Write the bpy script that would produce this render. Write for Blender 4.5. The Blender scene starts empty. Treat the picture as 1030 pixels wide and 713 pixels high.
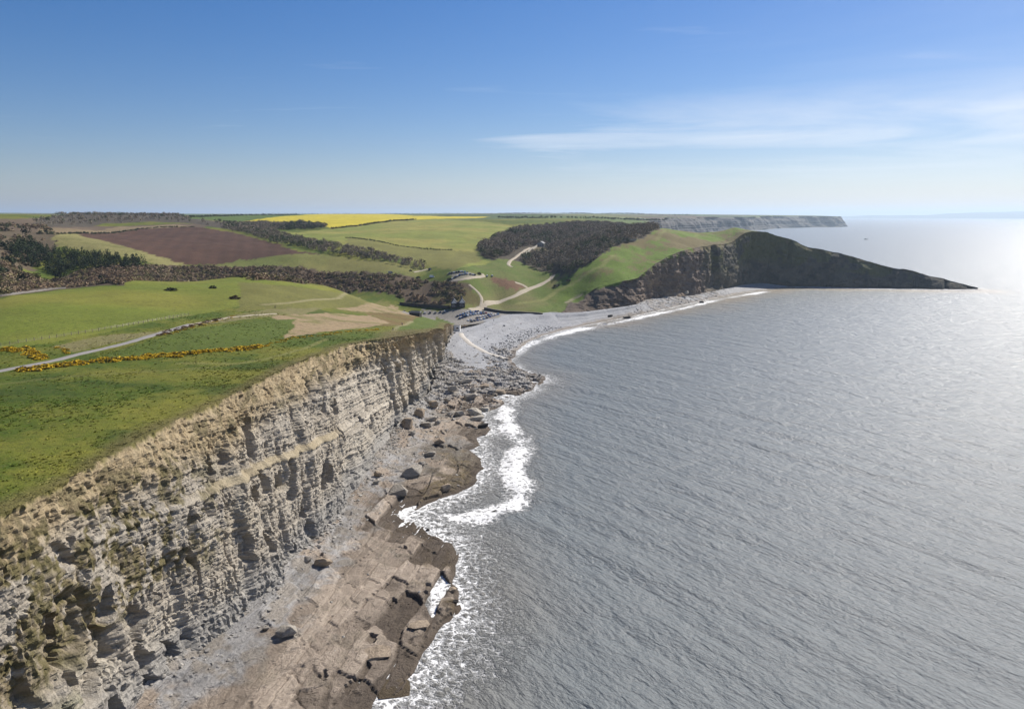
import bpy, math, random
import numpy as np
R = math.radians
sc = bpy.context.scene
COL = sc.collection

# ------------------------------------------------------------------ camera
W, H, F = 1030.0, 713.0, 735.0
CAM_Z, PITCH = 95.0, R(10.72)
cam_d = bpy.data.cameras.new('camera')
cam_d.sensor_width = 36.0
cam_d.lens = F / W * 36.0
cam_d.clip_start = 1.0
cam_d.clip_end = 200000.0
cam = bpy.data.objects.new('camera', cam_d)
COL.objects.link(cam)
cam.location = (0, 0, CAM_Z)
cam.rotation_euler = (R(90) - PITCH, 0, 0)
sc.camera = cam

# ------------------------------------------------------------------ sky, sun, exposure
SUN_AZ, SUN_EL = R(42), R(41)          # azimuth measured from +Y towards +X
world = bpy.data.worlds.new('World')
sc.world = world
world.use_nodes = True
wn, wl = world.node_tree.nodes, world.node_tree.links
wn.clear()
w_out = wn.new('ShaderNodeOutputWorld')
w_bg = wn.new('ShaderNodeBackground')
w_sky = wn.new('ShaderNodeTexSky')
w_sky.sky_type = 'NISHITA'
w_sky.sun_disc = False
w_sky.sun_elevation = SUN_EL
w_sky.sun_rotation = SUN_AZ
w_sky.altitude = 50.0
w_sky.air_density = 1.0
w_sky.dust_density = 0.35
w_sky.ozone_density = 2.5
w_bg.inputs['Strength'].default_value = 0.056


def wnode(t, **kw):
    n = wn.new(t)
    for k, v in kw.items():
        setattr(n, k, v)
    return n


def wmath(op, a, b=None, clamp=False):
    n = wn.new('ShaderNodeMath')
    n.operation = op
    n.use_clamp = clamp
    for i, s in enumerate((a, b)):
        if s is None:
            continue
        if isinstance(s, (int, float)):
            n.inputs[i].default_value = s
        else:
            wl.new(s, n.inputs[i])
    return n.outputs[0]


# thin cirrus: noise on a high cloud plane, more of it towards the weather side of the sky
tc = wnode('ShaderNodeTexCoord')
sep = wnode('ShaderNodeSeparateXYZ')
wl.new(tc.outputs['Generated'], sep.inputs[0])
zc = wmath('MAXIMUM', sep.outputs[2], 0.02)
px_ = wmath('DIVIDE', sep.outputs[0], zc)
py_ = wmath('DIVIDE', sep.outputs[1], zc)
comb = wnode('ShaderNodeCombineXYZ')
wl.new(px_, comb.inputs[0]); wl.new(py_, comb.inputs[1])
mp = wnode('ShaderNodeMapping')
mp.inputs['Rotation'].default_value = (0, 0, R(-14))
mp.inputs['Scale'].default_value = (0.26, 0.30, 1)
mp.inputs['Location'].default_value = (0.35, 0.2, 0)
wl.new(comb.outputs[0], mp.inputs[0])
nz = wnode('ShaderNodeTexNoise')
nz.inputs['Scale'].default_value = 1.0
nz.inputs['Detail'].default_value = 8
nz.inputs['Roughness'].default_value = 0.58
nz.inputs['Distortion'].default_value = 0.7
wl.new(mp.outputs[0], nz.inputs[0])
nz2 = wnode('ShaderNodeTexNoise')
nz2.inputs['Scale'].default_value = 0.16
nz2.inputs['Detail'].default_value = 2
wl.new(comb.outputs[0], nz2.inputs[0])
# seaward direction holds more cloud than the land side
side = wmath('ADD', wmath('MULTIPLY', sep.outputs[0], 0.75), wmath('MULTIPLY', sep.outputs[1], -0.18))
cover = wmath('ADD', wmath('MULTIPLY', nz2.outputs[0], 0.25), wmath('MULTIPLY', side, 0.62))
dens = wmath('SUBTRACT', wmath('ADD', nz.outputs[0], cover), 0.57)
dens = wmath('MULTIPLY', dens, 2.6, True)
low = wmath('MULTIPLY', wmath('SUBTRACT', sep.outputs[2], 0.03), 14.0, True)
high = wmath('SUBTRACT', 1.0, wmath('MULTIPLY', wmath('SUBTRACT', sep.outputs[2], 0.105), 18.0, True))
dens = wmath('MULTIPLY', wmath('MULTIPLY', dens, low), wmath('ADD', wmath('MULTIPLY', high, 0.85), 0.15))
dens = wmath('MULTIPLY', dens, 0.9)
# a few lone wisps elsewhere
mp2 = wnode('ShaderNodeMapping')
mp2.inputs['Rotation'].default_value = (0, 0, R(8))
mp2.inputs['Scale'].default_value = (0.5, 1.6, 1)
wl.new(comb.outputs[0], mp2.inputs[0])
nz3 = wnode('ShaderNodeTexNoise')
nz3.inputs['Scale'].default_value = 1.0
nz3.inputs['Detail'].default_value = 6
nz3.inputs['Distortion'].default_value = 0.5
wl.new(mp2.outputs[0], nz3.inputs[0])
wisp = wmath('MULTIPLY', wmath('MULTIPLY', wmath('SUBTRACT', nz3.outputs[0], 0.64), 3.0, True), low)
dens = wmath('ADD', dens, wmath('MULTIPLY', wisp, 0.35), True)
mixc = wnode('ShaderNodeMix', data_type='RGBA')
wl.new(dens, mixc.inputs[0])
# clear spring air: deeper blue than the model's default atmosphere
tint = wnode('ShaderNodeMix', data_type='RGBA', blend_type='MULTIPLY')
tint.inputs[0].default_value = 1.0
wl.new(w_sky.outputs[0], tint.inputs[6])
tint.inputs[7].default_value = (0.94, 0.94, 1.10, 1)
hsv = wnode('ShaderNodeHueSaturation')
hsv.inputs['Saturation'].default_value = 1.34
wl.new(tint.outputs[2], hsv.inputs['Color'])
wl.new(hsv.outputs[0], mixc.inputs[6])
mixc.inputs[7].default_value = (11.5, 11.9, 12.6, 1)
wl.new(mixc.outputs[2], w_bg.inputs[0])
wl.new(w_bg.outputs[0], w_out.inputs[0])

sun_d = bpy.data.lights.new('sun', 'SUN')
sun_d.energy = 5.0
sun_d.angle = R(0.53)
sun_d.color = (1.0, 0.94, 0.85)
sun = bpy.data.objects.new('sun', sun_d)
COL.objects.link(sun)
from mathutils import Vector
SUN_V = Vector((math.sin(SUN_AZ) * math.cos(SUN_EL), math.cos(SUN_AZ) * math.cos(SUN_EL), math.sin(SUN_EL)))
sun.rotation_euler = (-SUN_V).to_track_quat('-Z', 'Y').to_euler()
sun.location = (300, 200, 500)

sc.view_settings.view_transform = 'Standard'
sc.view_settings.look = 'None'
sc.view_settings.exposure = 0.52
sc.view_settings.gamma = 1.0
sc.render.engine = 'CYCLES'
sc.cycles.use_denoising = True
sc.cycles.max_bounces = 6
sc.cycles.volume_bounces = 0
sc.cycles.sample_clamp_indirect = 4.0

# ------------------------------------------------------------------ pixel helpers
CP, SP = math.cos(PITCH), math.sin(PITCH)
CX, CY = W / 2, H / 2


def ray(u, v):
    """direction of the photo pixel (u, v), scaled so that its forward (y) part is 1"""
    d = F * SP + (v - CY) * CP
    f = F * CP - (v - CY) * SP
    return (u - CX) / f, -d / f


def PZ(u, v, z):
    """point seen at a pixel, lying at height z"""
    a, b = ray(u, v)
    y = (z - CAM_Z) / b
    return (a * y, y, z)


def PY(u, v, y):
    """point seen at a pixel, lying y metres ahead"""
    a, b = ray(u, v)
    return (a * y, y, CAM_Z + b * y)


# ------------------------------------------------------------------ noise
def _h(ix, iy, iz, seed):
    h = (ix.astype(np.int64) * 374761393 + iy.astype(np.int64) * 668265263 + iz.astype(np.int64) * 2147483647 + seed * 1274126177) & 0xFFFFFFFF
    h = ((h ^ (h >> 13)) * 1274126177) & 0xFFFFFFFF
    h = ((h ^ (h >> 16)) * 2246822519) & 0xFFFFFFFF
    h = h ^ (h >> 15)
    return (h & 0xFFFFFF) / float(0xFFFFFF)


def vn(x, y, z=None, seed=0):
    x = np.asarray(x, float); y = np.asarray(y, float)
    z = np.zeros_like(x) if z is None else np.asarray(z, float)
    x0, y0, z0 = np.floor(x), np.floor(y), np.floor(z)
    fx, fy, fz = x - x0, y - y0, z - z0
    fx = fx * fx * fx * (fx * (fx * 6 - 15) + 10); fy = fy * fy * fy * (fy * (fy * 6 - 15) + 10); fz = fz * fz * (3 - 2 * fz)
    flat = not np.any(z)
    r = 0
    for dz in ((0,) if flat else (0, 1)):
        a = _h(x0, y0, z0 + dz, seed) * (1 - fx) + _h(x0 + 1, y0, z0 + dz, seed) * fx
        b = _h(x0, y0 + 1, z0 + dz, seed) * (1 - fx) + _h(x0 + 1, y0 + 1, z0 + dz, seed) * fx
        c = a * (1 - fy) + b * fy
        r = c if flat else r + c * (fz if dz else 1 - fz)
    return r * 2 - 1


def fbm(x, y, z=None, oct=4, seed=0, gain=0.5):
    s, a, n = 0, 1.0, 0.0
    for i in range(oct):
        k = 2.03 ** i
        s = s + a * vn(np.asarray(x) * k, np.asarray(y) * k, None if z is None else np.asarray(z) * k, seed + i * 17)
        n += a; a *= gain
    return s / n


def cells(x, y, seed=0, jit=0.9):
    """Worley cells: distance to the border between the two nearest, id of the nearest, its offset"""
    x0, y0 = np.floor(x), np.floor(y)
    f1 = np.full(np.shape(x), 9.0); f2 = f1.copy(); idn = np.zeros(np.shape(x)); ox = idn.copy(); oy = idn.copy()
    zz = np.zeros_like(x0)
    for dx in (-1, 0, 1):
        for dy in (-1, 0, 1):
            cx, cy = x0 + dx, y0 + dy
            a = cx + 0.5 + jit * (_h(cx, cy, zz, seed) - 0.5); b = cy + 0.5 + jit * (_h(cx, cy, zz, seed + 5) - 0.5)
            d = np.hypot(x - a, y - b)
            n = d < f1
            f2 = np.where(n, f1, np.minimum(f2, d)); f1 = np.where(n, d, f1)
            idn = np.where(n, _h(cx, cy, zz, seed + 9), idn)
            ox = np.where(n, x - a, ox); oy = np.where(n, y - b, oy)
    return f2 - f1, idn, ox, oy


def sstep(a, b, x):
    t = np.clip((x - a) / (b - a), 0, 1)
    return t * t * (3 - 2 * t)


def mixv(a, b, t):
    t = np.asarray(t)[..., None]
    return np.asarray(a) * (1 - t) + np.asarray(b) * t


# ------------------------------------------------------------------ polygons
def dense(pts, step):
    pts = np.asarray(pts, float); out = []
    for a, b in zip(pts[:-1], pts[1:]):
        n = max(1, int(np.linalg.norm((b - a)[:2]) / step))
        for i in range(n):
            out.append(a + (b - a) * i / n)
    out.append(pts[-1])
    return np.array(out)


def smooth_line(pts, n):
    """Catmull-Rom through the points, n points evenly along it"""
    p = np.asarray(pts, float)
    p = np.vstack([2 * p[0] - p[1], p, 2 * p[-1] - p[-2]])
    out = []
    for i in range(1, len(p) - 2):
        t = np.linspace(0, 1, 24, endpoint=False)[:, None]
        a, b, c, d = p[i - 1], p[i], p[i + 1], p[i + 2]
        out.append(0.5 * (2 * b + (c - a) * t + (2 * a - 5 * b + 4 * c - d) * t ** 2 + (3 * b - a - 3 * c + d) * t ** 3))
    out.append(p[-2][None])
    q = np.vstack(out)
    L = np.concatenate([[0], np.cumsum(np.linalg.norm(np.diff(q, axis=0)[:, :2], axis=1))])
    s = np.linspace(0, L[-1], n)
    return np.stack([np.interp(s, L, q[:, k]) for k in range(q.shape[1])], 1)


def pip(x, y, poly):
    poly = np.asarray(poly, float)
    sh = np.shape(x); x = np.ravel(x); y = np.ravel(y)
    res = np.zeros(x.shape, bool)
    m = (x >= poly[:, 0].min()) & (x <= poly[:, 0].max()) & (y >= poly[:, 1].min()) & (y <= poly[:, 1].max())
    xs, ys = x[m], y[m]
    ins = np.zeros(xs.shape, bool)
    n = len(poly)
    for i in range(n):
        x1, y1 = poly[i][:2]; x2, y2 = poly[(i + 1) % n][:2]
        if y1 == y2:
            continue
        c = ((y1 > ys) != (y2 > ys)) & (xs < (x2 - x1) * (ys - y1) / (y2 - y1) + x1)
        ins ^= c
    res[m] = ins
    return res.reshape(sh)


def dist_line(x, y, line, maxd=1e9):
    """distance to a polyline; returns distance and position along it (0..1)"""
    line = np.asarray(line, float)[:, :2]
    sh = np.shape(x); x = np.ravel(x); y = np.ravel(y)
    best = np.full(x.shape, 1e12)
    lo = line.min(0) - maxd; hi = line.max(0) + maxd
    m = (x > lo[0]) & (x < hi[0]) & (y > lo[1]) & (y < hi[1])
    xs, ys = x[m], y[m]
    b = np.full(xs.shape, 1e12)
    for p, q in zip(line[:-1], line[1:]):
        d = q - p
        t = np.clip(((xs - p[0]) * d[0] + (ys - p[1]) * d[1]) / (d @ d + 1e-9), 0, 1)
        b = np.minimum(b, (xs - p[0] - t * d[0]) ** 2 + (ys - p[1] - t * d[1]) ** 2)
    best[m] = b
    return np.sqrt(best).reshape(sh)


# ------------------------------------------------------------------ land surface
LAND_PZ = [(0, 520, 48), (60, 488, 48), (140, 440, 48), (230, 400, 48), (340, 350, 48), (385, 340, 46), (425, 333, 39), (440, 331, 36),
           (0, 440, 49), (0, 380, 50), (100, 400, 49), (200, 360, 49.5), (0, 340, 52), (100, 340, 51), (250, 330, 49), (330, 328, 44),
           (380, 325, 38), (0, 300, 56), (130, 282, 54), (250, 279, 49), (330, 290, 38), (400, 312, 24), (200, 310, 51), (300, 305, 46),
           (350, 310, 38), (456, 326, 17), (430, 320, 24), (430, 326, 27),
           (405, 308, 13), (470, 318, 9.5), (440, 313, 10.5), (500, 318, 9.0), (540, 315, 8.5), (485, 311, 10.5), (455, 326, 10), (500, 304.5, 13)]
LAND_PY = [(400, 285, 716), (270, 266, 770), (430, 281, 739), (465, 276, 728), (480, 292, 700), (485, 300, 682), (200, 262, 770), (60, 268, 700),
           (0, 285, 500), (0, 265, 600), (0, 240, 750), (0, 222, 950), (60, 240, 800), (100, 250, 760), (100, 232, 1050), (180, 245, 900),
           (240, 262, 790), (300, 258, 800), (45, 222, 1100), (200, 222, 1300), (120, 220, 1350), (250, 225, 1350), (300, 245, 900), (350, 257, 820),
           (420, 267, 790), (430, 250, 900), (480, 262, 820), (400, 235, 1050), (460, 228, 1200), (330, 232, 1150), (330, 222, 1500),
           (460, 221, 1600), (520, 250, 950), (545, 247, 1030), (590, 240, 1050), (500, 232, 1150), (580, 225, 1350), (620, 222, 1800),
           (400, 216.5, 2500), (250, 216.5, 2500), (600, 216.5, 3000), (515, 215, 4500), (100, 218, 3000), (0, 218.5, 4000), (515, 220, 2000),
           (680, 217, 4500), (780, 217, 6200), (850, 218, 6700), (300, 215.5, 7000),
           (575, 270, 780), (600, 257, 800), (640, 243, 860), (670, 235, 910), (740, 228, 1010), (760, 233, 1015), (800, 243, 1020),
           (860, 260, 1010), (920, 273.5, 987), (970, 286, 973), (890, 267, 997), (945, 279.5, 979), (830, 251.8, 1015), (780, 237.2, 1016), (540, 307, 690), (560, 302, 715), (580, 301, 718), (600, 290, 723), (640, 280, 742),
           (660, 265, 790), (690, 252, 850), (740, 243, 960), (600, 275, 750), (650, 252, 840), (556, 275, 800), (532, 291, 745), (545, 268, 830),
           (515, 270, 800), (510, 285, 740)]
LAND_XYZ = [(-160, 60, 48), (-110, 60, 48), (-300, 150, 52), (-500, 300, 60), (-700, 600, 75), (-1200, 900, 92), (-180, 690, 18), (-280, 680, 27),
            (-420, 660, 39), (-560, 640, 50), (330, 1120, 45), (420, 1065, 25), (480, 1045, 18), (520, 1032, 10), (570, 1012, 2), (250, 1200, 62), (620, 1000, -8), (400, 2500, 90),
            (-2600, 3000, 105), (-5000, 6500, 125), (2900, 8500, 105), (-60, 70, 46), (-75, 100, 47)]


def warp(x, y):
    y = np.maximum(np.asarray(y, float), 30.0)
    return np.asarray(x, float) / y * 2.4, np.log(y)


_pts = np.array([PZ(*p) for p in LAND_PZ] + [PY(*p) for p in LAND_PY] + LAND_XYZ)


class TPS:
    def __init__(self, P, lam=0.0):
        self.a, self.b = warp(P[:, 0], P[:, 1])
        n = len(P)
        K = self.k(np.hypot(self.a[:, None] - self.a, self.b[:, None] - self.b)) + lam * np.eye(n)
        A = np.zeros((n + 3, n + 3)); A[:n, :n] = K
        Q = np.stack([np.ones(n), self.a, self.b], 1)
        A[:n, n:] = Q; A[n:, :n] = Q.T
        self.w = np.linalg.solve(A, np.concatenate([P[:, 2], [0, 0, 0]]))

    @staticmethod
    def k(r):
        return r * r * np.log(r + 1e-9)

    def __call__(self, x, y):
        sh = np.shape(x)
        a, b = warp(np.ravel(x), np.ravel(y))
        z = self.w[-3] + self.w[-2] * a + self.w[-1] * b
        for i in range(len(self.a)):
            z = z + self.w[i] * self.k(np.sqrt((a - self.a[i]) ** 2 + (b - self.b[i]) ** 2))
        return z.reshape(sh)


land0 = TPS(_pts, 0.0003)


def land(x, y):
    """ground height with small natural unevenness"""
    x = np.asarray(x, float); y = np.asarray(y, float)
    hum = sstep(20, 60, x) * sstep(690, 720, y) * (1 - sstep(1150, 1300, y))
    return land0(x, y) + hum * 1.1 * fbm(x / 16, y / 16, oct=3, seed=9) + 0.5 * fbm(x / 34, y / 34, oct=3, seed=3) * np.clip(y / 300, 0.5, 3) + 0.16 * fbm(x / 6, y / 6, oct=2, seed=8)


def hit(uv):
    """where rays through photo pixels meet the land"""
    out = []
    ys = np.geomspace(70, 9000, 2600)
    for u, v in uv:
        a, b = ray(u, v)
        z = land0(a * ys, ys)
        below = np.nonzero(CAM_Z + b * ys < z)[0]
        i = below[0] if len(below) else len(ys) - 1
        out.append((a * ys[i], ys[i], z[i]))
    return np.array(out)


# ------------------------------------------------------------------ material helpers
def new_mat(name):
    m = bpy.data.materials.new(name)
    m.use_nodes = True
    n, l = m.node_tree.nodes, m.node_tree.links
    b = n['Principled BSDF']
    return m, n, l, b


def nd(n, t, **kw):
    o = n.new(t)
    for k, v in kw.items():
        if isinstance(v, (int, float, tuple)) and k in o.inputs:
            o.inputs[k].default_value = v
        else:
            setattr(o, k, v)
    return o


def noise(n, l, vec, scale, detail=4, rough=0.55, dist=0.0):
    t = n.new('ShaderNodeTexNoise')
    t.inputs['Scale'].default_value = scale
    t.inputs['Detail'].default_value = detail
    t.inputs['Roughness'].default_value = rough
    t.inputs['Distortion'].default_value = dist
    if vec is not None:
        l.new(vec, t.inputs['Vector'])
    return t.outputs[0]


def maprange(n, l, x, a, b, c, d):
    m = n.new('ShaderNodeMapRange')
    l.new(x, m.inputs[0])
    for i, v in enumerate((a, b, c, d)):
        m.inputs[i + 1].default_value = v
    return m.outputs[0]


def mth(n, l, op, a, b=None):
    m = n.new('ShaderNodeMath'); m.operation = op
    for i, s in enumerate((a, b)):
        if s is None:
            continue
        if isinstance(s, (int, float)):
            m.inputs[i].default_value = s
        else:
            l.new(s, m.inputs[i])
    return m.outputs[0]


def mixrgb(n, l, fac, a, b, mode='MIX'):
    m = n.new('ShaderNodeMix'); m.data_type = 'RGBA'; m.blend_type = mode
    for i, s in ((0, fac), (6, a), (7, b)):
        if isinstance(s, (int, float)):
            m.inputs[i].default_value = s
        elif isinstance(s, tuple):
            m.inputs[i].default_value = s if len(s) == 4 else (*s, 1)
        else:
            l.new(s, m.inputs[i])
    return m.outputs[2]


def ground_material():
    """grass and rock in one: vertex colour carries the cover, 'rock' tells bare rock from turf"""
    m, n, l, b = new_mat('ground')
    geo = n.new('ShaderNodeNewGeometry'); pos = geo.outputs['Position']
    col = nd(n, 'ShaderNodeAttribute', attribute_name='Col').outputs['Color']
    rock = nd(n, 'ShaderNodeAttribute', attribute_name='rock').outputs['Fac']
    # turf
    g1 = noise(n, l, pos, 0.035, 5, 0.6); g2 = noise(n, l, pos, 0.55, 4, 0.65); g3 = noise(n, l, pos, 2.6, 3, 0.7)
    k = mth(n, l, 'MULTIPLY', maprange(n, l, g1, 0.25, 0.75, 0.8, 1.2), maprange(n, l, g2, 0.3, 0.7, 0.60, 1.40))
    k = mth(n, l, 'MULTIPLY', k, maprange(n, l, g3, 0.32, 0.68, 0.55, 1.45))
    grass = mixrgb(n, l, 1.0, col, mixrgb(n, l, k, (0, 0, 0), (1, 1, 1)), 'MULTIPLY')
    # straw-coloured blades mixed in
    s = maprange(n, l, noise(n, l, pos, 0.9, 5, 0.75), 0.50, 0.68, 0.0, 0.5)
    grass = mixrgb(n, l, s, grass, mixrgb(n, l, 0.6, grass, (0.19, 0.155, 0.05)))
    # rock: beds and joints
    mp = n.new('ShaderNodeMapping'); mp.inputs['Scale'].default_value = (0.22, 0.22, 2.0); mp.inputs['Rotation'].default_value = (R(6.5), 0, 0)
    l.new(pos, mp.inputs[0])
    bed = noise(n, l, mp.outputs[0], 1.0, 6, 0.68)
    fine = noise(n, l, pos, 1.7, 6, 0.75)
    vor = nd(n, 'ShaderNodeTexVoronoi', feature='DISTANCE_TO_EDGE'); vor.inputs['Scale'].default_value = 0.45
    wv = n.new('ShaderNodeMapping'); wv.inputs['Scale'].default_value = (1.0, 1.0, 1.5); l.new(pos, wv.inputs[0]); l.new(wv.outputs[0], vor.inputs[0])
    kr = mth(n, l, 'MULTIPLY', maprange(n, l, bed, 0.28, 0.72, 0.62, 1.35), maprange(n, l, fine, 0.28, 0.72, 0.72, 1.28))
    kr = mth(n, l, 'MULTIPLY', kr, maprange(n, l, vor.outputs[0], 0.0, 0.06, 0.90, 1.0))
    rk = mixrgb(n, l, 1.0, col, mixrgb(n, l, kr, (0, 0, 0), (1, 1, 1)), 'MULTIPLY')
    base = mixrgb(n, l, rock, grass, rk)
    l.new(base, b.inputs['Base Color'])
    b.inputs['Roughness'].default_value = 0.9
    b.inputs['Specular IOR Level'].default_value = 0.15
    hg = mth(n, l, 'ADD', mth(n, l, 'MULTIPLY', g2, 0.35), mth(n, l, 'MULTIPLY', g3, 0.25))
    hr = mth(n, l, 'ADD', mth(n, l, 'MULTIPLY', bed, 0.9), mth(n, l, 'MULTIPLY', fine, 0.7))
    hr = mth(n, l, 'ADD', hr, maprange(n, l, vor.outputs[0], 0.0, 0.06, 0.0, 0.06))
    hh = n.new('ShaderNodeMix'); l.new(rock, hh.inputs[0]); l.new(hg, hh.inputs[2]); l.new(hr, hh.inputs[3])
    bp = n.new('ShaderNodeBump'); bp.inputs['Strength'].default_value = 0.85; bp.inputs['Distance'].default_value = 1.0
    l.new(hh.outputs[0], bp.inputs['Height']); l.new(bp.outputs[0], b.inputs['Normal'])
    return m


GROUND = ground_material()


def flat_mat(name, col, rough=0.7, var=0.2, scale=3.0, metal=0.0, spec=0.3):
    m, n, l, b = new_mat(name)
    geo = n.new('ShaderNodeNewGeometry')
    t = noise(n, l, geo.outputs['Position'], scale, 4, 0.6)
    k = maprange(n, l, t, 0.25, 0.75, 1 - var, 1 + var)
    l.new(mixrgb(n, l, 1.0, (*col, 1), mixrgb(n, l, k, (0, 0, 0), (1, 1, 1)), 'MULTIPLY'), b.inputs['Base Color'])
    b.inputs['Roughness'].default_value = rough
    b.inputs['Metallic'].default_value = metal
    b.inputs['Specular IOR Level'].default_value = spec
    return m


def vcol_mat(name, rough=0.85, var=0.25, scale=1.5):
    m, n, l, b = new_mat(name)
    geo = n.new('ShaderNodeNewGeometry')
    col = nd(n, 'ShaderNodeAttribute', attribute_name='Col').outputs['Color']
    t = noise(n, l, geo.outputs['Position'], scale, 4, 0.65)
    k = maprange(n, l, t, 0.25, 0.75, 1 - var, 1 + var)
    l.new(mixrgb(n, l, 1.0, col, mixrgb(n, l, k, (0, 0, 0), (1, 1, 1)), 'MULTIPLY'), b.inputs['Base Color'])
    b.inputs['Roughness'].default_value = rough
    b.inputs['Specular IOR Level'].default_value = 0.15
    return m


# ------------------------------------------------------------------ mesh helpers
def mesh_np(name, V, Fc, mat, smooth=False, col=None, attrs=None):
    """mesh from arrays; Fc is (n,3) or (n,4)"""
    V = np.asarray(V, np.float32); Fc = np.asarray(Fc, np.int32)
    me = bpy.data.meshes.new(name)
    k = Fc.shape[1]
    me.vertices.add(len(V)); me.vertices.foreach_set('co', V.ravel())
    me.loops.add(Fc.size); me.loops.foreach_set('vertex_index', Fc.ravel())
    me.polygons.add(len(Fc))
    me.polygons.foreach_set('loop_start', np.arange(0, Fc.size, k, dtype=np.int32))
    me.polygons.foreach_set('loop_total', np.full(len(Fc), k, np.int32))
    me.polygons.foreach_set('use_smooth', np.full(len(Fc), smooth))
    me.update(calc_edges=True)
    if col is not None:
        a = me.attributes.new('Col', 'FLOAT_COLOR', 'POINT')
        c = np.ones((len(V), 4), np.float32); c[:, :3] = col
        a.data.foreach_set('color', c.ravel())
    for nm, val in (attrs or {}).items():
        a = me.attributes.new(nm, 'FLOAT', 'POINT')
        a.data.foreach_set('value', np.asarray(val, np.float32).ravel())
    me.materials.append(mat)
    return me


def link(name, me, parent=None, loc=None):
    o = bpy.data.objects.new(name, me)
    COL.objects.link(o)
    if parent is not None:
        o.parent = parent
    if loc is not None:
        o.location = loc
    return o


def structure(o):
    o['kind'] = 'structure'
    return o


def grid_faces(nr, nc, keep=None):
    """quads of an nr x nc vertex grid; keep masks vertices"""
    i = np.arange(nr * nc).reshape(nr, nc)
    q = np.stack([i[:-1, :-1], i[:-1, 1:], i[1:, 1:], i[1:, :-1]], -1).reshape(-1, 4)
    if keep is not None:
        q = q[keep.ravel()[q].any(1)]
    return q


def compact(V, q, *arrs):
    used = np.unique(q)
    m = np.full(len(V), -1, np.int64); m[used] = np.arange(len(used))
    return (V[used], m[q]) + tuple(a[used] for a in arrs)


# ------------------------------------------------------------------ coast lines (world metres)
EDGE_NEAR = [(-86, 30, 47.5), (-86, 80, 47.8)] + [PZ(*p) for p in ((0, 520, 48), (60, 488, 48), (140, 440, 48), (230, 400, 48), (290, 373, 48), (340, 350, 48), (362, 345, 47),
                                                   (385, 341, 46), (412, 338, 42), (438, 333, 36), (443, 331, 31))] + [PZ(448, 328, 22), PZ(453, 329, 15), PZ(455, 330.5, 11)]
FOOT_NEAR = [(-66, 30, 7), (-67, 80, 7)] + [PZ(*p) for p in ((60, 790, 7), (105, 725, 6), (190, 650, 5.5), (270, 587, 5), (315, 545, 5), (350, 500, 5), (378, 460, 5), (400, 430, 5),
                                                   (420, 398, 5), (443, 362, 6), (447, 350, 7))] + [PZ(450, 342, 7), PZ(454, 336, 8), PZ(456, 333, 8.8)]
EDGE_HEAD = [PZ(548, 315.3, 8.6), PY(557, 312, 692), PY(566, 309, 706), PY(574, 304, 712), PY(585, 297, 716), PY(600, 290, 723), PY(622, 285, 730), PY(640, 280, 742), PY(650, 272, 765), PY(660, 265, 790), PY(675, 257, 820),
             PY(690, 252, 850), PY(715, 247, 905), PY(738, 241, 960), PY(752, 236, 985), PY(764, 233.3, 1003), PY(780, 237, 1015), PY(800, 243, 1018), PY(825, 251, 1014), PY(860, 260.5, 1006), PY(890, 267, 996),
             PY(920, 273.5, 985), PY(955, 282, 976), PY(984, 290.5, 968)]
FOOT_HEAD = [PZ(548, 317, 7.5), PZ(556, 317, 6.5), PZ(565, 318, 6), PZ(574, 318, 5.5), PZ(586, 318, 5), PZ(602, 317.5, 3.5), PZ(625, 314.5, 3), PZ(643, 310.5, 3), PZ(652, 305, 3), PZ(661, 302, 4), PZ(673, 300, 4.5),
             PZ(692, 297.5, 5), PZ(715, 293, 5), PZ(738, 288, 5), PZ(750, 286.5, 4), PZ(764, 286, 3), PZ(780, 286.5, 2), PZ(800, 288, 0.5), PZ(825, 289, -0.5), PZ(860, 290.2, -1), PZ(890, 291, -1),
             PZ(920, 291.5, -1), PZ(955, 292, -1), PZ(987, 292, -1)]
EDGE_FAR = [(450, 2500, 0), (800, 3700, 0), (1180, 4400, 0), (1390, 4720, 0), (1560, 4900, 0), (1900, 5600, 0), (2230, 6080, 0), (2600, 6420, 0), (2850, 6560, 0), (2990, 6750, 0)]
FOOT_FAR = [(490, 2480, -1), (840, 3670, -1), (1215, 4370, -1), (1425, 4690, -1), (1600, 4865, -1), (1945, 5560, -1), (2275, 6035, -1), (2640, 6370, -1), (2885, 6510, -1), (3060, 6740, -1)]
n_near, n_head, n_far = 1250, 900, 420
edge_near = smooth_line(EDGE_NEAR, n_near); edge_head = smooth_line(EDGE_HEAD, n_head)
edge_far = smooth_line(EDGE_FAR, n_far); foot_far = smooth_line(FOOT_FAR, n_far)


def match(foot, edge_pts, edge_s):
    """foot line resampled so that its control points stay opposite the edge's control points"""
    e = np.asarray(edge_pts, float); f = np.asarray(foot, float)
    # position of every edge control point along the resampled edge
    idx = [int(np.argmin(np.hypot(edge_s[:, 0] - p[0], edge_s[:, 1] - p[1]))) for p in e]
    idx[0], idx[-1] = 0, len(edge_s) - 1
    q = smooth_line(f, 3000)
    jdx = [int(np.argmin(np.hypot(q[:, 0] - p[0], q[:, 1] - p[1]))) for p in f]
    jdx[0], jdx[-1] = 0, 2999
    j = np.interp(np.arange(len(edge_s)), idx, jdx)
    return np.stack([np.interp(j, np.arange(3000), q[:, k]) for k in range(3)], 1)


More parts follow.
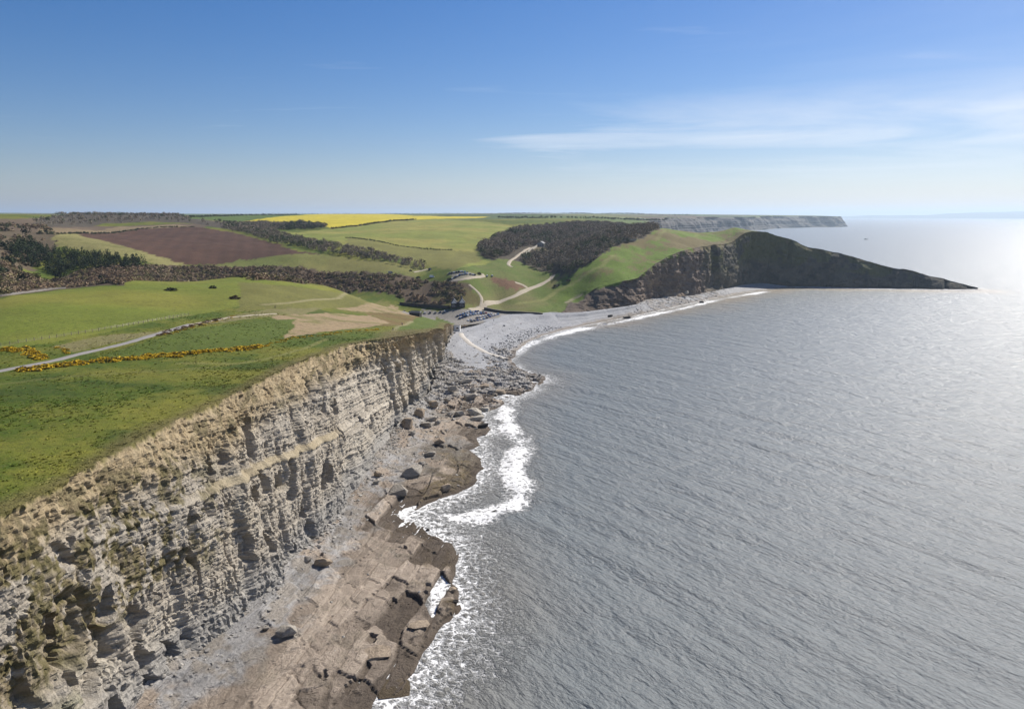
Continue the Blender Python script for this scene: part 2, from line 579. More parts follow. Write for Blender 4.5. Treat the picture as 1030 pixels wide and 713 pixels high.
foot_near = match(FOOT_NEAR, EDGE_NEAR, edge_near); foot_head = match(FOOT_HEAD, EDGE_HEAD, edge_head)
wall_line = np.array([PZ(462, 331, 9.2), PZ(478, 327.5, 9.2), PZ(495, 321.5, 9), PZ(508, 317.5, 8.8), PZ(520, 316.3, 8.7), PZ(535, 315.8, 8.6)])
LAND_POLY = np.vstack([edge_near[:, :2], wall_line[:, :2], edge_head[:, :2],
                       [(612, 975), (560, 1030), (440, 1085), (350, 1150), (330, 1400), (380, 2000)], edge_far[:, :2],
                       [(3050, 7600), (3200, 12000), (-12000, 12000), (-12000, -200), (-86, -200)]])
SHORE = np.array([PZ(u, v, 0) for u, v in ((330, 800), (352, 745), (372, 712), (398, 700), (420, 660), (432, 628), (458, 608), (452, 575), (455, 552), (436, 534), (412, 524), (425, 505), (462, 492),
                                          (482, 470), (470, 452), (492, 432), (478, 418), (508, 404), (545, 383), (524, 373), (513, 361), (524, 349), (545, 338), (580, 329), (612, 322.5), (650, 315), (690, 306), (730, 297.5), (765, 292), (800, 289.3), (860, 290.5), (920, 291.5), (985, 292))])
shore = smooth_line(SHORE, 700)
# ragged at the scale of the ledges
_sn = np.stack([fbm(shore[:, 0] / 9, shore[:, 1] / 9, oct=3, seed=91), fbm(shore[:, 0] / 9, shore[:, 1] / 9, oct=3, seed=92)], 1)
shore[:, :2] += _sn * np.interp(shore[:, 1], [100, 420, 520], [4.0, 4.0, 1.2])[:, None]
SHORE_POLY = np.vstack([[(-30, -300)], shore[:, :2], [(618, 975), (560, 1030), (440, 1085), (350, 1150), (330, 1400), (380, 2000)], edge_far[:, :2], [(3050, 7600), (3200, 12000), (-12000, 12000), (-12000, -300)]])

# ------------------------------------------------------------------ land cover (polygons drawn where the fields lie)
C_TURF = (0.082, 0.098, 0.016)
C_FIELD = (0.125, 0.155, 0.022)


def Z1(*p): return [(a / 3.962, 200 + b / 3.962) for a, b in p]
def Z2(*p): return [(240 + a / 3.962, 200 + b / 3.962) for a, b in p]
def Z3(*p): return [(400 + a / 6.4375, 240 + b / 6.4375) for a, b in p]


COVER = [
    # name, colour, pixel outline
    ('heath', (0.105, 0.080, 0.050), [(-60, 232), (0, 222), (40, 221), (62, 232), (63, 246), (40, 262), (0, 270), (-60, 280)]),
    ('moor', (0.115, 0.083, 0.055), [(-40, 224), (0, 220.6), (50, 219.5), (75, 226), (140, 226.5), (210, 226), (200, 232), (60, 234), (0, 231)]),
    ('green_ridge', (0.075, 0.120, 0.022), [(185, 216.5), (330, 214), (335, 216), (300, 217.5), (245, 223), (180, 221)]),
    ('ridge_floor', (0.075, 0.062, 0.045), Z1((120, 108), (160, 85), (230, 66), (430, 58), (640, 66), (760, 80), (900, 96), (1030, 118), (1030, 140), (960, 130), (860, 112), (740, 98), (600, 92), (420, 98), (230, 112), (140, 116))),
    ('rape', (0.47, 0.39, 0.025), Z2((20, 91), (250, 66), (330, 58), (480, 61), (700, 69), (1000, 71), (980, 76), (850, 80), (600, 90), (480, 106), (370, 118), (330, 106), (250, 96))),
    ('pasture', (0.190, 0.215, 0.040), Z2((160, 140), (350, 122), (380, 120), (480, 108), (600, 92), (800, 82), (1030, 98), (1090, 110), (1030, 140), (955, 190), (944, 235), (1010, 255), (860, 285), (760, 268), (600, 228), (430, 190), (300, 165))),
    ('pasture_low', (0.165, 0.160, 0.040), Z2((430, 155), (620, 182), (850, 205), (944, 215), (970, 245), (860, 285), (760, 268), (600, 228), (430, 190))),
    ('stubble', (0.200, 0.150, 0.085), Z1((150, 122), (470, 112), (700, 104), (770, 112), (560, 121), (290, 138), (170, 142))),
    ('plough', (0.072, 0.036, 0.024), Z1((285, 137), (560, 120), (770, 112), (900, 128), (1030, 160), (1190, 212), (1280, 222), (1140, 238), (1030, 240), (840, 265), (745, 266), (610, 222), (455, 182), (330, 148))),
    ('wedge', (0.225, 0.205, 0.075), Z1((225, 140), (285, 137), (330, 148), (455, 182), (610, 222), (745, 266), (640, 268), (400, 222), (240, 190), (200, 165))),
    ('meadow', (0.130, 0.150, 0.035), Z1((840, 267), (950, 245), (1030, 238), (1140, 226), (1290, 222), (1455, 243), (1700, 270), (1720, 292), (1650, 312), (1550, 302), (1400, 292), (1200, 272), (1030, 273), (900, 276))),
    ('scrub_floor', (0.085, 0.060, 0.040), Z1((0, 270), (120, 300), (330, 285), (640, 265), (850, 268), (1030, 273), (1200, 272), (1400, 292), (1550, 302), (1650, 315), (1730, 330), (1880, 350), (1870, 400), (1750, 430), (1620, 410), (1400, 370), (1200, 340), (1000, 325), (700, 322), (480, 348), (240, 360), (0, 395))),
    ('scrub_grass', (0.100, 0.085, 0.026), Z3((300, 330), (520, 350), (545, 400), (530, 445), (340, 430), (220, 400))),
    ('bracken', (0.130, 0.070, 0.040), Z3((600, 255), (700, 265), (800, 300), (840, 320), (780, 345), (690, 320), (620, 285))),
    ('lawn', (0.130, 0.190, 0.030), Z3((935, 88), (1010, 88), (1010, 108), (940, 108))),
    ('wood_floor', (0.060, 0.048, 0.035), Z3((520, 60), (620, 0), (800, -70), (1100, -90), (1500, -75), (1700, -60), (1600, 0), (1400, 60), (1250, 160), (1120, 240), (1030, 230), (780, 150), (700, 130), (600, 140), (530, 110))),
    ('near_field', (0.135, 0.165, 0.020), Z1((-200, 430), (0, 400), (250, 362), (480, 350), (700, 325), (1030, 325), (1150, 335), (1290, 350), (1330, 365), (1180, 395), (1000, 425), (760, 465), (500, 515), (250, 565), (0, 610), (-200, 640))),
    ('verge', (0.185, 0.165, 0.070), Z1((200, 590), (420, 545), (620, 530), (860, 480), (1030, 450), (1250, 420), (1400, 400), (1450, 410), (1200, 460), (1000, 480), (760, 510), (520, 560), (300, 610))),
    ('rough', (0.135, 0.132, 0.032), Z2((0, 330), (160, 345), (420, 380), (560, 400), (640, 430), (720, 470), (600, 470), (380, 440), (160, 440), (0, 455))),
    ('tan_slope', (0.300, 0.225, 0.125), Z2((380, 440), (500, 425), (600, 420), (640, 435), (700, 465), (640, 462), (500, 452))),
    ('bare', (0.290, 0.215, 0.125), Z2((130, 470), (330, 457), (520, 465), (600, 490), (560, 508), (400, 522), (270, 542), (170, 556), (215, 520))),
    ('bare_rim', (0.150, 0.105, 0.040), Z2((500, 455), (720, 468), (720, 500), (640, 510), (560, 510), (600, 490))),
    ('lush', (0.074, 0.104, 0.014), Z1((400, 625), (640, 555), (760, 520), (1030, 490), (1180, 480), (1150, 540), (1030, 575), (800, 600), (600, 618))),
    ('knoll', (0.085, 0.118, 0.020), Z2((620, 520), (760, 470), (860, 485), (830, 520), (700, 535))),
    ('car_park', (0.21, 0.195, 0.175), [(404, 314), (425, 311), (452, 312), (470, 311.5), (486, 310.5), (500, 313.5), (522, 315.6), (505, 318.5), (492, 322), (478, 327.5), (464, 331), (455, 330), (457, 326), (440, 318), (420, 318)]),
    ('top_park', (0.24, 0.22, 0.165), Z3((360, 280), (330, 225), (380, 215), (450, 220), (540, 240), (560, 250), (470, 268))),
    ('garden', (0.105, 0.085, 0.045), Z3((800, 95), (860, 60), (930, 45), (1000, 75), (940, 85), (900, 110), (840, 120))),
]
cover_polys = [(nm, c, hit(p)[:, :2]) for nm, c, p in COVER]
PATHS = [  # trodden paths and paths in the turf: half width, colour, strength, pixels
    (0.9, (0.190, 0.185, 0.060), 0.75, Z2((-240, 655), (0, 655), (120, 635), (260, 600), (350, 560))),
    (0.7, (0.150, 0.150, 0.045), 0.6, [(-20, 389), (60, 381), (140, 374), (210, 370), (240, 365)]),
    (1.2, (0.26, 0.23, 0.12), 0.8, Z2((100, 425), (250, 410), (400, 400), (480, 392))),
    (1.0, (0.26, 0.23, 0.12), 0.8, Z2((615, 525), (650, 505), (690, 487))),
    (0.8, (0.20, 0.19, 0.07), 0.7, Z1((0, 590), (140, 560), (300, 535), (500, 500), (760, 465))),
    (2.2, (0.21, 0.21, 0.07), 0.7, [(520, 306), (545, 302), (560, 293), (585, 280), (605, 268), (617, 258)]),
    (2.2, (0.20, 0.20, 0.07), 0.6, [(660, 242), (668, 233), (676, 231)]),
    (2.2, (0.19, 0.20, 0.06), 0.5, [(700, 238), (708, 234), (720, 233), (735, 236)]),
    (1.6, (0.30, 0.26, 0.17), 0.8, [(570, 305), (578, 300), (585, 297)]),
]
path_lines = [(w, c, s, dense(hit(p), 6.0)[:, :2]) for w, c, s, p in PATHS]


def cover(x, y):
    """albedo of the land's cover at ground points"""
    sh = np.shape(x)
    x = np.ravel(x).astype(float); y = np.ravel(y).astype(float)
    c = np.empty((len(x), 3))
    # turf of the coastal slopes
    n1 = fbm(x / 60, y / 60, oct=4, seed=21); n2 = fbm(x / 14, y / 14, oct=3, seed=22); n3 = fbm(x / 3.0, y / 3.0, oct=2, seed=23)
    t = np.clip(0.48 + 1.0 * n1 + 0.75 * n2 + 0.35 * n3, 0, 1)
    c[:] = mixv((0.058, 0.090, 0.007), (0.150, 0.150, 0.021), t)
    # darker rank grass in hollows of the coastal pasture
    rank = sstep(0.16, 0.42, fbm(x / 26, y / 15, oct=4, seed=27)) * (y < 420)
    c = mixv(c, np.array((0.034, 0.062, 0.007)), 0.7 * rank)
    # distant patchwork of fields
    far = sstep(1500, 1900, y)
    e, fid, _, _ = cells(x / 420 + 0.15 * n1, y / 700, seed=31)
    pal = np.array([(0.075, 0.115, 0.030), (0.105, 0.140, 0.035), (0.060, 0.095, 0.028), (0.150, 0.165, 0.060), (0.085, 0.125, 0.030), (0.110, 0.085, 0.055)])
    fc = pal[(fid * 5.999).astype(int)]
    fc = mixv(fc, np.array((0.035, 0.040, 0.022)), (e < 0.05) * 0.9)
    c = mixv(c, fc, far)
    # headland turf is a fresher green with brown sheep-worn slopes
    hd = sstep(20, 60, x) * sstep(690, 720, y) * (1 - sstep(1150, 1300, y))
    hc = mixv((0.105, 0.165, 0.016), (0.140, 0.112, 0.045), sstep(0.15, 0.85, 0.36 + 1.5 * n1 + 1.3 * n2 + 0.7 * n3))
    c = mixv(c, hc, hd)
    # fresher grass of the valley sides round the road
    vl = sstep(640, 680, y) * (1 - sstep(900, 960, y)) * sstep(-70, -40, x) * (1 - hd)
    vc = mixv((0.085, 0.125, 0.018), (0.140, 0.135, 0.045), np.clip(0.4 + 1.1 * n1 + 0.6 * n2, 0, 1))
    c = mixv(c, vc, vl)
    jx = x + n2 * np.clip(y / 180, 1, 4); jy = y + n3 * np.clip(y / 120, 1, 6)
    for nm, pc, poly in cover_polys:
        m = pip(jx, jy, poly)
        if not m.any():
            continue
        v = np.ones((m.sum(), 1)) * (1 + 0.16 * n1[m] + 0.14 * n2[m] + 0.08 * n3[m])[:, None]
        col = np.array(pc) * v
        if nm in ('bare', 'verge', 'bare_rim', 'tan_slope', 'wedge'):
            col = mixv(col, np.array((0.125, 0.125, 0.035)), np.clip(1.3 * n2[m] + 0.6 * n3[m], 0, 0.8))
        if nm == 'plough':
            col = col * (1 + 0.10 * np.sin(x[m] * 0.35 + y[m] * 0.12))[:, None]
        if nm in ('pasture', 'near_field', 'meadow'):
            col = mixv(col, col * np.array((1.22, 1.0, 1.25)), np.clip(0.5 + 1.6 * n1[m], 0, 1))
        c[m] = col
    for w, pc, s, ln in path_lines:
        d = dist_line(x, y, ln, 12)
        k = s * (1 - sstep(w * 0.6, w * 1.7, d + 0.35 * n3 * w))
        c = mixv(c, np.array(pc), k)
    # dead grass and bare soil at the brink of the near cliff
    d = dist_line(x, y, edge_near, 30)
    k = (1 - sstep(1.0, 6.5, d + 2.2 * n2)) * 0.75
    c = mixv(c, mixv((0.155, 0.125, 0.050), (0.10, 0.085, 0.03), np.clip(0.5 + n3, 0, 1)), k)
    # dry bracken slope above the cliff's far end
    bx, by = PZ(415, 340, 42)[:2]
    k = (1 - sstep(0.55, 1.0, np.hypot((x - bx - 6) / 26, (y - by - 12) / 48) + 0.2 * n2)) * 0.85
    c = mixv(c, mixv((0.145, 0.112, 0.050), (0.105, 0.090, 0.032), np.clip(0.5 + n2, 0, 1)), k)
    return c.reshape(sh + (3,))


# ------------------------------------------------------------------ terrain: one sheet, finer towards the viewer
az = np.radians(np.arange(-52, 47, 0.16)); rr = np.exp(np.arange(math.log(75), math.log(9500), 0.0062))
AZ, RR = np.meshgrid(az, rr)
X = RR * np.sin(AZ); Y = RR * np.cos(AZ)
coast_all = np.vstack([edge_near[::6, :2]]); coast_h = edge_head[::8, :2]; coast_f = edge_far[::4, :2]
inside = pip(X, Y, LAND_POLY)
d_near = dist_line(X, Y, coast_all, 40); d_head = dist_line(X, Y, coast_h, 60); d_far = dist_line(X, Y, coast_f, 200)
setback = (d_near > 2.5) & (d_head > 4.0) & (d_far > 25)
keep = inside & setback & ~((X > 555) & (Y > 940) & (Y < 1060))
q = grid_faces(*X.shape)
q = q[keep.ravel()[q].all(1)]
xy = np.stack([X.ravel(), Y.ravel()], 1)
used = np.unique(q)
remap = np.full(len(xy), -1, np.int64); remap[used] = np.arange(len(used)); q = remap[q]
tx, ty = xy[used, 0], xy[used, 1]
tz = land(tx, ty)
tcol = cover(tx, ty)
terrain = structure(link('terrain', mesh_np('terrain', np.stack([tx, ty, tz], 1), q, GROUND, True, tcol, {'rock': np.zeros(len(tx))})))


# ------------------------------------------------------------------ cliffs
def cliff_strip(edge, foot, rows, top_rows, inland, prof, disp, colour):
    """sheet from below the foot, up the face, over the brink and a little inland"""
    n = len(edge)
    tan = np.gradient(edge[:, :2], axis=0)
    k = 25
    ker = np.ones(2 * k + 1) / (2 * k + 1)
    tan = np.stack([np.convolve(np.pad(tan[:, i], k, mode='edge'), ker, 'valid') for i in (0, 1)], 1)
    tan /= np.linalg.norm(tan, axis=1)[:, None]
    out = np.stack([tan[:, 1], -tan[:, 0]], 1)          # seaward
    arc = np.concatenate([[0], np.cumsum(np.linalg.norm(np.diff(edge[:, :2], axis=0), axis=1))])
    t = np.concatenate([np.linspace(-0.22, 1, rows), 1 + np.arange(1, top_rows + 1) / top_rows])[:, None]
    T = np.repeat(t, n, 1); S = np.repeat(arc[None], len(t), 0)
    ez = land(edge[:, 0], edge[:, 1])
    tf = np.clip(T, 0, 1)
    p = prof(tf, S)
    Xc = foot[:, 0] + (edge[:, 0] - foot[:, 0]) * p; Yc = foot[:, 1] + (edge[:, 1] - foot[:, 1]) * p
    Zc = foot[:, 2] + (ez - foot[:, 2]) * np.where(T < 0, T, tf)
    D = disp(S, Zc, T, Xc, Yc)
    fade = 1 - sstep(0.94, 1.06, T)
    inl = np.clip(T - 1, 0, 1) * np.broadcast_to(inland, (n,))[None, :]
    Xc = Xc + out[:, 0] * (D * fade - inl); Yc = Yc + out[:, 1] * (D * fade - inl)
    top = sstep(0.985, 1.0, T)
    zl = land(Xc, Yc) + 0.06 - 0.45 * sstep(1.6, 2.0, T)
    zl = np.minimum(zl, np.maximum(ez, foot[:, 2] + 1)[None, :] + 0.30 * inl + 0.3)
    zl = np.where(T > 0.9, zl, Zc)
    Zc = Zc * (1 - top) + zl * top
    cc, rk = colour(S, Zc, T, Xc, Yc, D)
    return np.stack([Xc, Yc, Zc], -1), cc, rk


def strata(zb, seed, thick):
    """random bed offsets: each bed juts or recedes"""
    r = np.random.RandomState(seed)
    b = np.concatenate([[-30], -30 + np.cumsum(r.uniform(0.5, 1.5, 400) * thick)])
    i = np.clip(np.searchsorted(b, zb) - 1, 0, len(b) - 2)
    f = (zb - b[i]) / (b[i + 1] - b[i])
    v = r.uniform(-1, 1, len(b)); v[::3] += 0.5
    return v[i], f, i, r.uniform(0, 1, len(b))[i]


def bedz(x, y, z):
    return z + 0.105 * (y - 217) + 0.35 * vn(x / 17, y / 17, z / 9, seed=61)


BENCH = 27.5


def prof_near(t, S):
    # steep sea wall, a bench, then a slope easing back to the brink
    near = 1 - sstep(60, 130, S)            # the nearest stretch lies back more
    a = np.interp(t, [0, 0.12, 0.45, 0.7, 0.88, 1.0], [0, 0.10, 0.30, 0.52, 0.74, 1.0])
    b = np.interp(t, [0, 0.10, 0.25, 0.33, 0.7, 1.0], [-0.25, 0.02, 0.22, 0.42, 0.72, 1.0])
    return a * (1 - near) + b * near


def disp_near(S, Z, T, x, y):
    zb = bedz(x, y, Z)
    amp = 0.35 + 0.65 * sstep(-0.1, 0.05, T)
    endf = 1 - sstep(400, 450, S)
    pil = np.abs(fbm(S / 9 + 0.25 * vn(S / 4, zb / 7, seed=39), zb / 70, oct=2, seed=38))
    big = 2.6 * fbm(S / 30, Z / 80, oct=2, seed=41) + 2.2 * (np.clip(pil * 2.4, 0, 1) - 0.6) * (1 - sstep(0.8, 0.95, T)) * (0.35 + 0.65 * sstep(70, 140, S))
    # vertical clefts and alcoves, strongest below the bench
    r = 1 - np.abs(fbm(S / 11 + 0.4 * vn(S / 5, Z / 6, seed=44), Z / 40, oct=2, seed=43)) * 2.6
    cleft = -np.clip(r - 0.40, 0, 1) * 6.5 * sstep(0.0, 0.35, vn(S / 21, Z / 13, seed=46)) * sstep(0.1, 0.3, T) * (1 - sstep(0.82, 0.95, T))
    # blocks between joints, offset bed by bed
    lv, lf, li, lr = strata(zb, 7, 0.85)
    jx = 0.35 * vn(S / 2.2, zb / 2.2, seed=40)
    e, cid, ox, oy = cells(S / 2.1 + jx, zb / 2.5, seed=47)
    e2, cid2, _, _ = cells(S / 0.9 + 0.6 * jx, zb / 1.25, seed=48)
    blk = (0.50 + 0.5 * sstep(0.72, 0.9, T)) * (cid - 0.5) + (0.28 + 0.5 * sstep(0.72, 0.9, T)) * (cid2 - 0.5) - 0.30 * (e < 0.06)
    # narrow upright joints weathered open
    e5, cid5, _, _ = cells(S / 1.5 + 0.5 * jx, zb / 5.5, seed=52)
    slit = -0.9 * (cid5 > 0.72) * (1 - sstep(0.02, 0.25, e5))
    # deep joint-bounded recesses where blocks fell out
    e3, cid3, _, _ = cells(S / 4.2 + 0.3 * vn(S / 3, zb / 3, seed=50), zb / 6.0, seed=49)
    fall = -np.where(cid3 > 0.88, 2.8 * sstep(0.0, 0.16, e3), 0) * (1 - sstep(0.72, 0.85, T))
    lay = 0.24 * lv - 0.20 * (lf < 0.18)
    onb = sstep(BENCH - 1.6, BENCH - 1.1, zb) * (1 - sstep(BENCH + 0.2, BENCH + 0.5, zb)) * sstep(125, 150, S) * (1 - sstep(215, 235, S))
    ledge = 1.5 * (1 - sstep(BENCH - 1.2, BENCH + 0.3, zb)) * sstep(BENCH - 16, BENCH - 3, zb) * sstep(85, 140, S) * (1 - sstep(230, 300, S))
    rough = (0.26 + 0.35 * sstep(0.7, 0.9, T)) * fbm(S / 1.7, Z / 1.7, oct=3, seed=51)
    # tall buttresses with deep dark gaps at the far corner
    butt = -np.clip(1 - np.abs(fbm(S / 7, Z / 120, oct=2, seed=53)) * 3.2 - 0.35, 0, 1) * 5.0 * sstep(290, 320, S) * (1 - sstep(0.85, 0.97, T)) * sstep(0.1, 0.25, T)
    up = sstep(0.72, 0.92, T)
    tail = 0.35 + 0.65 * endf
    soft = 1 - 0.30 * (1 - sstep(85, 150, S)) * sstep(0.2, 0.36, T)
    return amp * tail * (big + ((cleft + fall + (blk + lay + slit) * (1 - 0.25 * up)) * soft + rough * 1.2 + 0.35 * (1 - sstep(85, 150, S)) * fbm(S / 0.9, Z / 0.9, oct=2, seed=57)) * (1 - 0.9 * onb) + ledge + butt) + 9.0 * np.clip(-T, 0, 1) + 2.5 * np.clip(0.06 - T, 0, 1) * sstep(0.0, 0.5, fbm(S / 15, S / 40, oct=2, seed=54) + 0.2) * 6


def colour_near(S, Z, T, x, y, D):
    zb = bedz(x, y, Z)
    lv, lf, li, lr = strata(zb, 7, 0.85)
    n1 = fbm(S / 22, Z / 14, oct=3, seed=71); n2 = fbm(S / 4, Z / 4, oct=3, seed=72); n3 = fbm(S / 1.1, Z / 1.1, oct=2, seed=73)
    grey = mixv((0.365, 0.320, 0.258), (0.560, 0.505, 0.415), np.clip(0.5 + 0.30 * n2 + 0.55 * (lr - 0.5) + 0.2 * n3, 0, 1))
    grey = mixv(grey, np.array((0.225, 0.215, 0.205)), (lf < 0.16) * 0.45)
    tan = mixv((0.34, 0.255, 0.14), (0.55, 0.44, 0.27), np.clip(0.5 + 0.5 * n2 + 0.5 * n3, 0, 1))
    # warmer, weathered upper beds; more so towards the far end
    warm = np.clip(sstep(0.70, 0.90, T + 0.06 * n1) + 0.55 * sstep(330, 400, S) + 0.25 * np.clip(n1, 0, 1), 0, 1)
    c = mixv(grey, tan, warm * 0.9)
    # the pale slab of the bench
    b = sstep(BENCH - 1.7, BENCH - 1.3, zb) * (1 - sstep(BENCH + 0.2, BENCH + 0.5, zb)) * sstep(120, 150, S) * (1 - sstep(215, 240, S))
    c = mixv(c, mixv((0.36, 0.30, 0.20), (0.46, 0.39, 0.27), np.clip(0.5 + n2, 0, 1)), b)
    # ivy, dead grass and moss rooted on the nearer slope and along the upper beds
    near = 1 - sstep(105, 175, S + 22 * n1)
    veg = sstep(0.10, 0.26, 0.35 * n3 + 0.65 * n2 + 0.75 * n1 + 0.34 + 0.30 * (near - 0.6)) * near * sstep(0.28, 0.4, T + 0.05 * n2) * (1 - sstep(0.86, 0.93, T + 0.05 * n2))
    vc = mixv((0.205, 0.155, 0.085), (0.115, 0.098, 0.040), np.clip(0.5 + 1.2 * n3 + 0.7 * n2, 0, 1))
    c = mixv(c, vc, veg * np.clip(0.85 + 0.5 * n3, 0.3, 0.95))
    veg2 = sstep(0.05, 0.3, n2 + 0.3 * n3 - 0.02) * sstep(0.76, 0.86, T) * (1 - sstep(0.965, 0.985, T)) * (0.85 - 0.35 * sstep(240, 300, S))
    c = mixv(c, vc, veg2 * 0.8)
    green = sstep(0.0, 0.25, n2 + 0.2) * np.exp(-(((S - 72) / 14) ** 2)) * np.exp(-(((T - 0.20) / 0.07) ** 2))
    c = mixv(c, np.array((0.085, 0.100, 0.020)), np.clip(green * 1.4, 0, 0.9))
    # grey lower beds washed by spray
    c = mixv(c, mixv((0.24, 0.235, 0.225), (0.36, 0.345, 0.32), np.clip(0.5 + n2, 0, 1)), (1 - sstep(0.05, 0.22, T + 0.04 * n2)) * 0.8)
    # turf over the brink
    turf = sstep(0.975, 1.0, T + 0.022 * n2 + 0.01 * n3)
    c = mixv(c, cover(x, y), turf)
    return c, np.clip((1 - turf) * (1 - 0.6 * veg), 0, 1)


P, cc, rk = cliff_strip(edge_near, foot_near, 190, 16, 9.0, prof_near, disp_near, colour_near)
structure(link('cliff', mesh_np('cliff', P.reshape(-1, 3), grid_faces(*P.shape[:2]), GROUND, False, cc.reshape(-1, 3), {'rock': rk})))


def prof_head(t, S):
    a = np.interp(t, [0, 0.35, 0.75, 1.0], [0, 0.22, 0.62, 1.0])
    w = np.interp(t, [0, 0.3, 0.8, 1.0], [0.3, 0.55, 0.8, 1.0])      # the corner by the beach is a sheer wall
    k = sstep(40, 60, S) * (1 - sstep(110, 150, S))
    return a * (1 - k) + w * k


def disp_head(S, Z, T, x, y):
    amp = sstep(-0.02, 0.1, T) * (1 - sstep(0.9, 1.0, T)) * sstep(0, 30, S)
    zb = Z + 0.06 * S
    lv, lf, li, lr = strata(zb, 11, 1.8)
    r = 1 - np.abs(fbm(S / 34, Z / 90, oct=3, seed=83)) * 2.4
    gully = -np.clip(r - 0.35, 0, 1) * 9.0
    big = 5.0 * fbm(S / 50, Z / 120, oct=2, seed=81)
    e, cid, _, _ = cells(S / 6 + li * 0.37, zb / 4, seed=84)
    nose = sstep(300, 360, S)
    return amp * (big + gully + (0.8 * lv + 2.2 * (cid - 0.5)) * (1 - 0.7 * nose) + 1.6 * fbm(S / 5, Z / 4, oct=3, seed=85))


def colour_head(S, Z, T, x, y, D):
    zb = Z + 0.06 * S
    lv, lf, li, lr = strata(zb, 11, 1.8)
    n1 = fbm(S / 40, Z / 24, oct=3, seed=86); n2 = fbm(S / 9, Z / 7, oct=3, seed=87)
    c = mixv((0.130, 0.100, 0.080), (0.260, 0.200, 0.150), np.clip(0.5 + 0.55 * n2 + 0.25 * (lr - 0.5), 0, 1))
    tan = np.clip(sstep(0.1, 0.5, n1 + 0.3 * n2) * (1 - sstep(260, 330, S)) * (0.25 + 0.75 * sstep(95, 140, S)), 0, 1)
    c = c * (1 - 0.35 * (1 - sstep(95, 140, S)))[..., None]  # tan thinned and rock darkened at the beach corner: shade put into the colour
    c = mixv(c, mixv((0.24, 0.185, 0.125), (0.34, 0.26, 0.17), np.clip(0.5 + n2, 0, 1)), tan * 0.75)
    # the outer nose is darker, thinly grassed rock
    nose = sstep(300, 360, S)
    c = mixv(c, mixv((0.075, 0.070, 0.055), (0.135, 0.115, 0.080), np.clip(0.5 + n2 + 0.4 * n1, 0, 1)), nose)
    c = mixv(c, np.array((0.105, 0.110, 0.032)), nose * sstep(-0.2, 0.2, n1 + 0.5 * n2) * sstep(0.30, 0.6, T) * 0.8)
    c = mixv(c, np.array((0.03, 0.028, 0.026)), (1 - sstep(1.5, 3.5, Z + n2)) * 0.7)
    turf = sstep(0.88, 1.0, T + 0.10 * n2 + 0.05 * n1 + 0.9 * (1 - sstep(48, 66, S))) * (1 - 0.8 * sstep(0.0, 0.3, -n2) * (1 - sstep(0.98, 1.05, T)) * sstep(48, 66, S))
    turf = turf * (1 - sstep(0.84, 0.9, S / S.max()))
    gc = mixv(cover(x, y), np.array((0.120, 0.095, 0.045)), np.clip(nose * 0.75, 0, 1))
    c = mixv(c, gc, turf)
    return c, 1 - turf


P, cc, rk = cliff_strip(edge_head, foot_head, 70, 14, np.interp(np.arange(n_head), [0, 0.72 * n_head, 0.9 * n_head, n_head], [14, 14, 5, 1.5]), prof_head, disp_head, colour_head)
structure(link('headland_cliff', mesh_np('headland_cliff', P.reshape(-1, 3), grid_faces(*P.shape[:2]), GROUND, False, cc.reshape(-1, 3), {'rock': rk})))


def disp_far(S, Z, T, x, y):
    return sstep(0, 0.1, T) * (1 - sstep(0.9, 1.0, T)) * (45 * fbm(S / 260, Z / 300, oct=3, seed=101) + 14 * fbm(S / 60, Z / 40, oct=2, seed=102) + 5 * strata(Z, 13, 9)[0])


def colour_far(S, Z, T, x, y, D):
    n = fbm(S / 90, Z / 40, oct=3, seed=103); lr = strata(Z, 13, 9)[3]
    c = mixv((0.045, 0.042, 0.038), (0.13, 0.115, 0.10), np.clip(0.5 + 0.7 * n + 0.4 * (lr - 0.5), 0, 1))
    turf = sstep(0.9, 1.0, T + 0.05 * n)
    return mixv(c, cover(x, y), turf), 1 - turf


P, cc, rk = cliff_strip(edge_far, foot_far, 40, 10, 110.0, lambda t, S: t, disp_far, colour_far)
structure(link('distant_cliff', mesh_np('distant_cliff', P.reshape(-1, 3), grid_faces(*P.shape[:2]), GROUND, False, cc.reshape(-1, 3), {'rock': rk})))

# ------------------------------------------------------------------ wave-cut rock platform
ga = np.arange(-180, 32, 0.40); gb = np.concatenate([np.arange(66, 320, 0.42), np.arange(320, 520, 0.62)])
GA, GB = np.meshgrid(ga, gb)                                       # grid laid along the strike of the beds
X = GA * 0.98 + GB * 0.20; Y = -GA * 0.20 + GB * 0.98
_m = (X > -86) & (X < 48) & (Y > 80) & (Y < 520)
ds = np.full(X.shape, -50.0)
ds[_m] = dist_line(X[_m], Y[_m], shore[::2], 90) * np.where(pip(X[_m], Y[_m], SHORE_POLY), 1, -1)
dfoot = dist_line(X, Y, foot_near[::8], 90)
nA = fbm(X / 24, Y / 24, oct=3, seed=111); nB = fbm(X / 5, Y / 5, oct=3, seed=112); nC = fbm(X / 1.3, Y / 1.3, oct=2, seed=113)
# gentle dip of the beds: ledges strike along the coast, stepping down to the water
ramp = np.clip(ds, -12, 40)
h = 0.55 + 0.085 * ramp + 0.75 * nA + 1.6 * np.clip(1 - dfoot / 9, 0, 1) + 1.6 * np.clip(1 - dfoot / 12, 0, 1) * sstep(240, 320, Y)
sx = X * 0.98 - Y * 0.20 + 1.6 * nA + 0.15 * nB; sy = X * 0.20 + Y * 0.98 + 1.2 * nA          # strike frame
far_p = sstep(300, 400, Y)
e2, id2, ox2, oy2 = cells(sx / 2.6 + 0.2 * nB, sy / 3.4, seed=115)


